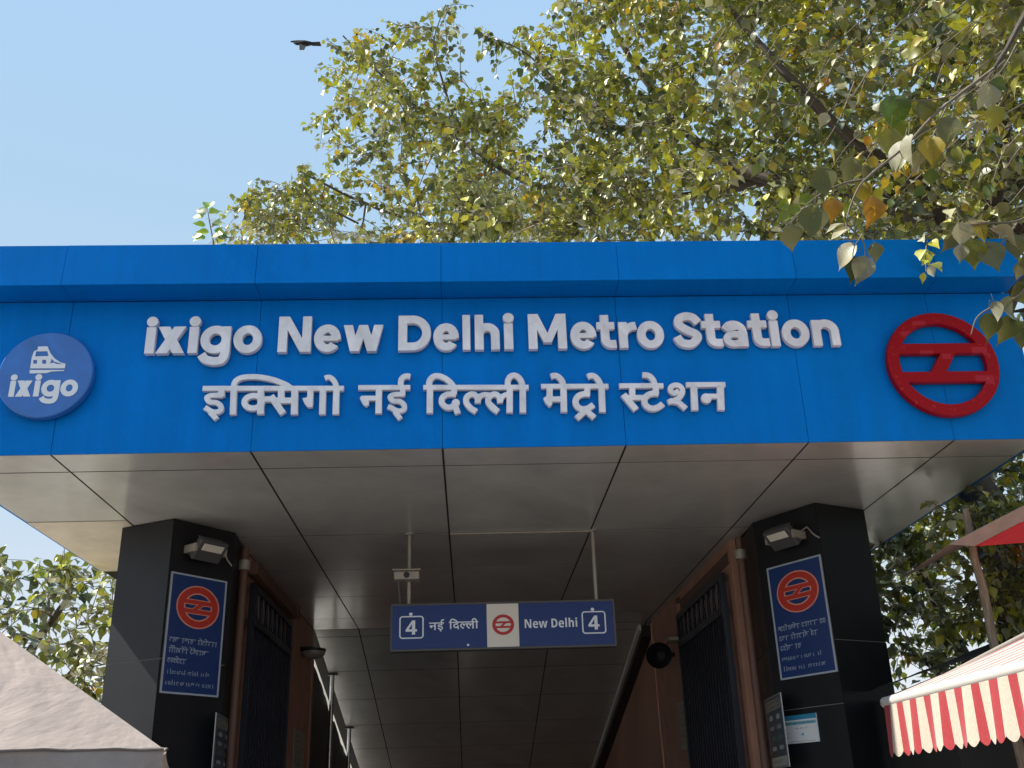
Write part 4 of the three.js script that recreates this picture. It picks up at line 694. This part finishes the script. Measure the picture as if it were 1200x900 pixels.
// tree behind the right pillar
{
  const t = thing('background_tree', 'dark shaded tree behind the striped awning and the red canopy', 'tree', V(6.2, 0, -5.6));
  const limbs = [[[V(6.2, -.05, -5.6), V(6.1, 1.4, -5.6), V(5.9, 2.4, -5.5)], .18, .13], [[V(5.9, 2.4, -5.5), V(5.4, 3.4, -5.2), V(4.9, 4.6, -5)], .1, .03], [[V(5.9, 2.4, -5.5), V(6.6, 3.6, -5.4), V(7, 5, -5.3)], .1, .03], [[V(5.9, 2.4, -5.5), V(5.2, 2.8, -5), V(4.6, 3.2, -4.8)], .06, .02]];
  const targets = []; while (targets.length < 230) { const u = rr(985, 1320), v = rr(500, 850); if (rnd() < .35 && v > 700) continue; targets.push(A(u, v, rr(9.4, 12.6))); }
  growTree(t, limbs, targets, { palette: PALETTE.map((p) => [p[0] * .8, p[1] * .85, p[2] * .9, p[3] * (p[0] > .3 ? .35 : 1)]), twigs: 4, leaves: 7, size: 1.1, spread: 1, sag: .3 });
}
// unseen tree added out of view to darken the right-hand side and its reflections
{
  const t = thing('added_shade_tree', 'dense dark unseen tree added beyond the striped awning for shade', 'tree', V(8.6, 0, 1.2));
  const limbs = [[[V(8.6, -.05, 1.2), V(8.6, 1.2, 1.2), V(8.5, 2.2, 1.2)], .2, .15], [[V(8.5, 2.2, 1.2), V(8, 4, .6), V(7.6, 5.6, .2)], .1, .03], [[V(8.5, 2.2, 1.2), V(9.2, 4, 2), V(9.6, 6, 2.6)], .1, .03]];
  const targets = []; while (targets.length < 200) { const p = V(rr(-1, 1), rr(-1, 1), rr(-1, 1)); if (p.length() < 1) targets.push(V(8.6 + p.x * 2.4, 4 + p.y * 2.9, 1 + p.z * 4)); }
  growTree(t, limbs, targets, { palette: PALETTE.slice(0, 4), twigs: 4, leaves: 7, size: 1.5, spread: 1.2, sag: .3 });
}
// sprout on the roof
{
  const base = A(252, 292, 7.2), p0 = V(base.x, FT + .08, -.35), t = thing('roof_sprout', 'small bright green seedling growing on the roof edge', 'plant', p0.clone());
  const d = 6.95, S = (u, v) => A(u, v, d), P = [p0.clone().setY(FT + .07), S(250, 283), S(246, 262), S(243, 244)];
  part('stem', tube(P, [.006, .005, .004, .002], 5), twigMat, t);
  const L = new Leaves([[.3, .42, .03, 3], [.14, .2, .05, 2], [.4, .5, .04, 2]]);
  for (const [u, v, a, s] of [[243, 244, 1.4, 15], [241, 250, 2.6, 14], [246, 250, .6, 14], [238, 254, 2.9, 13], [249, 262, .3, 13], [240, 264, 2.8, 12], [252, 270, .2, 13], [244, 272, 2.7, 12], [250, 277, .5, 14], [240, 278, 2.4, 12], [256, 278, .2, 12], [236, 275, 2.9, 12], [246, 258, 1.2, 12]]) L.add(S(u, v), ray(700, 450).sub(ray(600, 450)).normalize().multiplyScalar(Math.cos(a)).add(V(0, Math.sin(a) * (v < 256 ? 1 : -.3), 0)).add(V(0, 0, gauss() * .5)).normalize(), V(gauss() * .4, .35, 1).normalize(), s * d / F * 1.15);
  part('leaves', L.build(), leafVertex, t);
}

// ---------------------------------------------------------------- tent, awnings, kiosk
const clothNoise = (x, y, s = 1) => fbm(x * s, y * s, 3.7, 4);
function sheet(nu, nv, f) { // grid surface f(u, v) -> Vector3
  const g = new THREE.PlaneGeometry(1, 1, nu, nv), p = g.attributes.position; for (let i = 0; i < p.count; i++) { const q = f(p.getX(i) + .5, p.getY(i) + .5); p.setXYZ(i, q.x, q.y, q.z); } g.computeVertexNormals(); return g;
}
{
  const dirt = dataTex(512, (u, v) => { const a = tile(u, v, 5, 31), b = tile(u, v, 22, 17); const k = .84 + .26 * a + .14 * b; return [k, k * .985, k * .97]; });
  const wrinkle = dataTex(512, (u, v) => { const a = 1 - Math.abs(tile(u, v, 7, 61)) * 2.2, b = 1 - Math.abs(tile(u, v, 17, 23)) * 2; return .32 + .2 * a + .16 * b + .16 * tile(u, v, 3, 8); });
  const cloth = phy(lin(.36, .30, .27), .85, { map: rep(dirt, .45), bumpMap: rep(wrinkle, .5), bumpScale: .016, transmission: .06, thickness: 0 });
  const corner = onY(192, 878, 1.95), eave = 1.95, S = 2.7, rot = V(Math.cos(.36), 0, -Math.sin(.36)), rob = V(Math.sin(.36), 0, Math.cos(.36)), c = V(corner.x, 0, corner.z).addScaledVector(rot, -S / 2).addScaledVector(rob, -S / 2), apexH = (() => { let lo = .2, hi = 3; for (let k = 0; k < 40; k++) { const h = (lo + hi) / 2, a = V(c.x, eave + h, c.z), q = corner.clone().lerp(a, .42).sub(CAM).applyMatrix4(rotation.clone().invert()), u = 600 + F * q.x / -q.z, v = 450 - F * q.y / -q.z, line = 740 + (u - 0) / 192 * 138; if (v < line) hi = h; else lo = h; } return lo; })();
  const t = thing('market_tent', 'dusty pinkish beige pyramid market tent with a drooping valance', 'tent', V(c.x, 0, c.z)), apex = V(c.x, eave + apexH, c.z);
  const K = [[-1, 1], [1, 1], [1, -1], [-1, -1]].map(([i, j]) => V(c.x, eave, c.z).addScaledVector(rot, i * S / 2).addScaledVector(rob, j * S / 2));
  for (let i = 0; i < 4; i++) {
    const a = K[i], b = K[(i + 1) % 4], n = b.clone().sub(a).cross(apex.clone().sub(a)).normalize(), out = V(n.x, 0, n.z).normalize();
    const g = sheet(90, 60, (u, v) => { const p = a.clone().lerp(b, u).lerp(apex, v), e = Math.sin(Math.PI * u) * Math.sin(Math.PI * Math.min(1, v * 1.02)); return p.addScaledVector(n, -.06 * e * (1 - v) + .035 * clothNoise(u * 3 + i * 5, v * 3, 1.3) * e + .014 * Math.sin(u * 13 + v * 9 + clothNoise(u * 4, v * 2) * 6) * e + .02 * clothNoise(u * 14 - v * 9, v * 5 + u * 3 + i) * Math.sqrt(e) - .012 * Math.abs(clothNoise(u * 9 + v * 12, v * 4 - i)) * Math.sqrt(e)); });
    { const q = g.attributes.uv, p = g.attributes.position; for (let k = 0; k < q.count; k++) q.setXY(k, p.getX(k) + .35 * p.getY(k), p.getZ(k) - .8 * p.getY(k)); } part('roof_panel', g, cloth, t);
    const val = sheet(60, 8, (u, v) => { const d = 1 - v, w = Math.sin(u * 23 + clothNoise(u * 9, i) * 5) * .5 + clothNoise(u * 7 + i * 3, d * 2) * 1.2; return a.clone().lerp(b, u).addScaledVector(out, .012 + d * (.05 + .085 * w)).add(V(0, -.002 - d * (.26 + .03 * clothNoise(u * 6, i * 2)), 0)); });
    { const q = val.attributes.uv; for (let k = 0; k < q.count; k++) q.setXY(k, q.getX(k) * S, q.getY(k) * .28); } part('valance', val, cloth, t);
    part('hem_cord', tube(Array.from({ length: 25 }, (_, k) => a.clone().lerp(b, k / 24).addScaledVector(out, .014).add(V(0, .004 * Math.sin(k * 2.1), 0))), .009, 6), cloth, t);
    part('pole', rod(V(a.x + (c.x - a.x) * .03, 0, a.z + (c.z - a.z) * .03), V(a.x + (c.x - a.x) * .03, eave - .02, a.z + (c.z - a.z) * .03), .018), M.galv, t);
  }
}
{
  // striped awning; its front bar runs away from the street towards the pillar
  const a = onY(1040, 823, 2.12), b = onY(1200, 782, 2.12), dir = b.clone().sub(a).normalize(), Lf = 3.0, end = a.clone().addScaledVector(dir, Lf), out = V(-dir.z, 0, dir.x).normalize(); if (out.x > 0) out.negate();
  const t = thing('striped_awning', 'red and white striped awning with a scalloped valance and white front bar', 'awning', V(a.x + 1, 0, a.z));
  const pair = .1755, stripeTex = (() => { const c = canvasOf(256, 256), g = c.getContext('2d'); g.fillStyle = '#efe2cd'; g.fillRect(0, 0, 256, 256); g.fillStyle = '#c4242f'; g.fillRect(0, 0, 118, 256); for (let i = 0; i < 700; i++) { g.fillStyle = `rgba(${rnd() < .5 ? '255,240,225' : '120,80,70'},${rr(.02, .06)})`; g.fillRect(rr(0, 256), rr(0, 256), rr(2, 30), rr(2, 12)); } const x = colorTex(c); x.wrapS = x.wrapT = THREE.RepeatWrapping; return x; })();
  const fabric = phy(lin(.6, .58, .57), .8, { map: stripeTex, transmission: .25, thickness: 0, bumpMap: rep(weave, 1), bumpScale: .0005 });
  part('front_bar', tube([a.clone().addScaledVector(dir, -.03), a, end], .032, 16), phy(lin(.5, .47, .43), .4), t);
  // valance with scalloped lower edge
  const n = 17 * 12, pos = [], uv = [], idx = [];
  for (let i = 0; i <= n; i++) { const s = i / n * (pair / 2) * Math.round(Lf / (pair / 2)), ph = (s / (pair / 2)) % 1, low = .262 + .028 * Math.sin(Math.PI * ph) - .008, wave = .012 * Math.sin(s * 21) + .01 * clothNoise(s * 5, 1);
    for (let k = 0; k <= 5; k++) { const q = k / 5, p = a.clone().addScaledVector(dir, s).addScaledVector(out, .024 + q * (wave + .01)).add(V(0, -.018 - q * low, 0)); pos.push(p.x, p.y, p.z); uv.push(s / pair, q); }
    if (i) for (let k = 0; k < 5; k++) { const m = (i - 1) * 6 + k; idx.push(m, m + 6, m + 1, m + 6, m + 7, m + 1); } }
  const vg = new THREE.BufferGeometry(); vg.setAttribute('position', new THREE.Float32BufferAttribute(pos, 3)); vg.setAttribute('uv', new THREE.Float32BufferAttribute(uv, 2)); vg.setIndex(idx); vg.computeVertexNormals(); part('valance', vg, fabric, t);
  const roof = sheet(60, 24, (u, v) => a.clone().addScaledVector(dir, u * Lf).addScaledVector(out, -v * 2).add(V(0, .03 + v * .84 - .05 * Math.sin(Math.PI * v) + .012 * clothNoise(u * 9, v * 4) * Math.sin(Math.PI * v), 0))); { const q = roof.attributes.uv; for (let i = 0; i < q.count; i++) q.setXY(i, q.getX(i) * Lf / pair, q.getY(i)); } part('roof_cloth', roof, fabric, t);
  for (const s of [.15, 1.5, 2.85]) { const p = a.clone().addScaledVector(dir, s), q = p.clone().addScaledVector(out, -2); part('rafter', rod(p.clone().add(V(0, -.01, 0)), q.clone().add(V(0, .84, 0)), .018), M.galv, t); part('post', rod(V(q.x, 0, q.z), q.clone().add(V(0, .86, 0)), .03), M.galv, t); }
  part('rear_bar', rod(a.clone().addScaledVector(out, -2).add(V(0, .88, 0)), end.clone().addScaledVector(out, -2).add(V(0, .88, 0)), .025), M.galv, t);
  // dark kiosk behind the awning
  const k = thing('kiosk', 'dark kiosk with a sloping tarpaulin roof behind the striped awning', 'kiosk', V(4.9, 0, -.6));
  const tarp = std(lin(.02, .018, .017), .9);
  part('wall', box(3.1, 5.6, 0, 2.3, -1.58, -.5), tarp, k);
  part('tarpaulin_roof', sheet(24, 12, (u, v) => V(2.98 + u * 2.8, 2.36 + 1.0 * u + .05 * clothNoise(u * 4, v * 4) - .07 * Math.sin(Math.PI * u), -1.8 + v * 1.6)), tarp, k);
  part('roof_prop', rod(V(5.5, 2.3, -.7), V(5.5, 3.2, -.7), .03), M.brown, k); part('roof_prop', rod(V(5.5, 2.3, -1.5), V(5.5, 3.2, -1.5), .03), M.brown, k);
  part('side_curtain', sheet(20, 10, (u, v) => V(3.5 + u * 2, 2.28 + v * (.12 + .72 * u), -.62 + .03 * Math.sin(u * 30))), tarp, k);
}
{
  // raised red canopy on a crooked pole
  const d = 6.3, S = (u, v, e = d) => A(u, v, e), t = thing('red_canopy', 'grey brown canopy with a bright red panel on a crooked wooden pole', 'canopy', V(S(1160, 740).x, 0, S(1160, 740).z));
  const tip = S(1112, 638), apex = S(1300, 541), low = S(1142, 640), under = S(1300, 558), ax = apex.clone().sub(tip).setY(0), mirror = (p) => { const q = p.clone().sub(tip), k = q.x * ax.x / ax.lengthSq() + q.z * ax.z / ax.lengthSq(); return p.clone().addScaledVector(ax, 2 * (1 - k)); };
  const grey = phy(lin(.30, .235, .195), .9, { map: rep(mottle, 2) }), tipR = mirror(tip), lowR = mirror(low);
  part('cloth_border', metricUV(plate(tip, low, under, apex, .012)), grey, t); part('cloth_border', metricUV(plate(apex, under, lowR, tipR, .012)), grey, t);
  part('red_panel', sheet(30, 10, (u, v) => { const b = low.clone().lerp(lowR, u), h = 1 - Math.abs(2 * u - 1); return b.add(V(0, (under.y - low.y) * h * v, -.006 + .014 * clothNoise(u * 9, v * 3))); }), phy(lin(.6, .008, .012), .7, { transmission: .3, thickness: 0 }), t);
  for (const e of [tip, tipR]) part('roof_cloth', metricUV(sheet(16, 10, (u, v) => e.clone().lerp(apex, u).add(V(.1 * v, -.02 * Math.sin(Math.PI * u) * Math.sin(Math.PI * v), -.014 - 1.1 * v)))), grey, t);
  part('far_pole', rod(V(tipR.x - .2, 0, tipR.z - .3), V(tipR.x - .2, tipR.y + .03, tipR.z - .3), .025), M.galv, t);
  const base = S(1162, 760, 6.5); part('pole', tube([V(base.x + .1, 0, base.z), S(1164, 752, 6.5), S(1152, 690, 6.5), S(1142, 655, 6.5), S(1134, 612, 6.5), S(1131, 596, 6.5)], [.034, .03, .028, .025, .024, .018], 9), std(lin(.34, .27, .2), .85, { map: rep(bark, 1, 1.4) }), t);
}

// ---------------------------------------------------------------- bird
{
  const c = A(357, 51, 24), ex = ray(700, 450).sub(ray(600, 450)).normalize(), ey = ray(600, 350).sub(ray(600, 450)).normalize(), ez = ray(600, 450).normalize().negate();
  const body = new THREE.LatheGeometry([[0, -.24], [.02, -.22], [.05, -.14], [.075, -.02], [.07, .08], [.04, .14], [.045, .18], [.03, .215], [.008, .25], [0, .27]].map((p) => new THREE.Vector2(...p)), 14); body.rotateZ(Math.PI / 2); body.scale(1, .95, 1);
  const wing1 = sheet(12, 5, (u, v) => V(.02 - u * .4, .02 + u * .13 - u * u * .03 + (v - .5) * .13 * (1 - u * .75), -.02 - u * .2)), wing2 = sheet(12, 5, (u, v) => V((v - .5) * .2 * (1 - u * .45) - .02, .01 - u * .24, .03 + u * .2)), tail = sheet(6, 4, (u, v) => V(.16 + u * .22, -.01 + (v - .5) * .06 * (1 - u * .3), (v - .5) * .1 * (1 + u)));
  const g = merge([body, wing1, wing2, tail]); g.applyMatrix4(new THREE.Matrix4().makeBasis(ex, ey, ez).setPosition(c));
  const o = thing('flying_bird', 'small dark bird flying in the clear sky', 'bird', c.clone()); part('body', g, std(lin(.006, .006, .008), .9), o);
}

{
  const h = thing('cream_building', 'cream building glimpsed through the slot above the stair side wall', 'building', V(-6, 0, -36));
  const wall = std(lin(.82, .74, .6), .9, { map: rep(mottle, .2) });
  part('wall', box(-10, -3.4, 0, 9, -42, -36), wall, h); part('parapet', box(-10.05, -3.35, 9.001, 9.3, -42.05, -35.95), wall, h);
}
renderer.render(scene, camera);
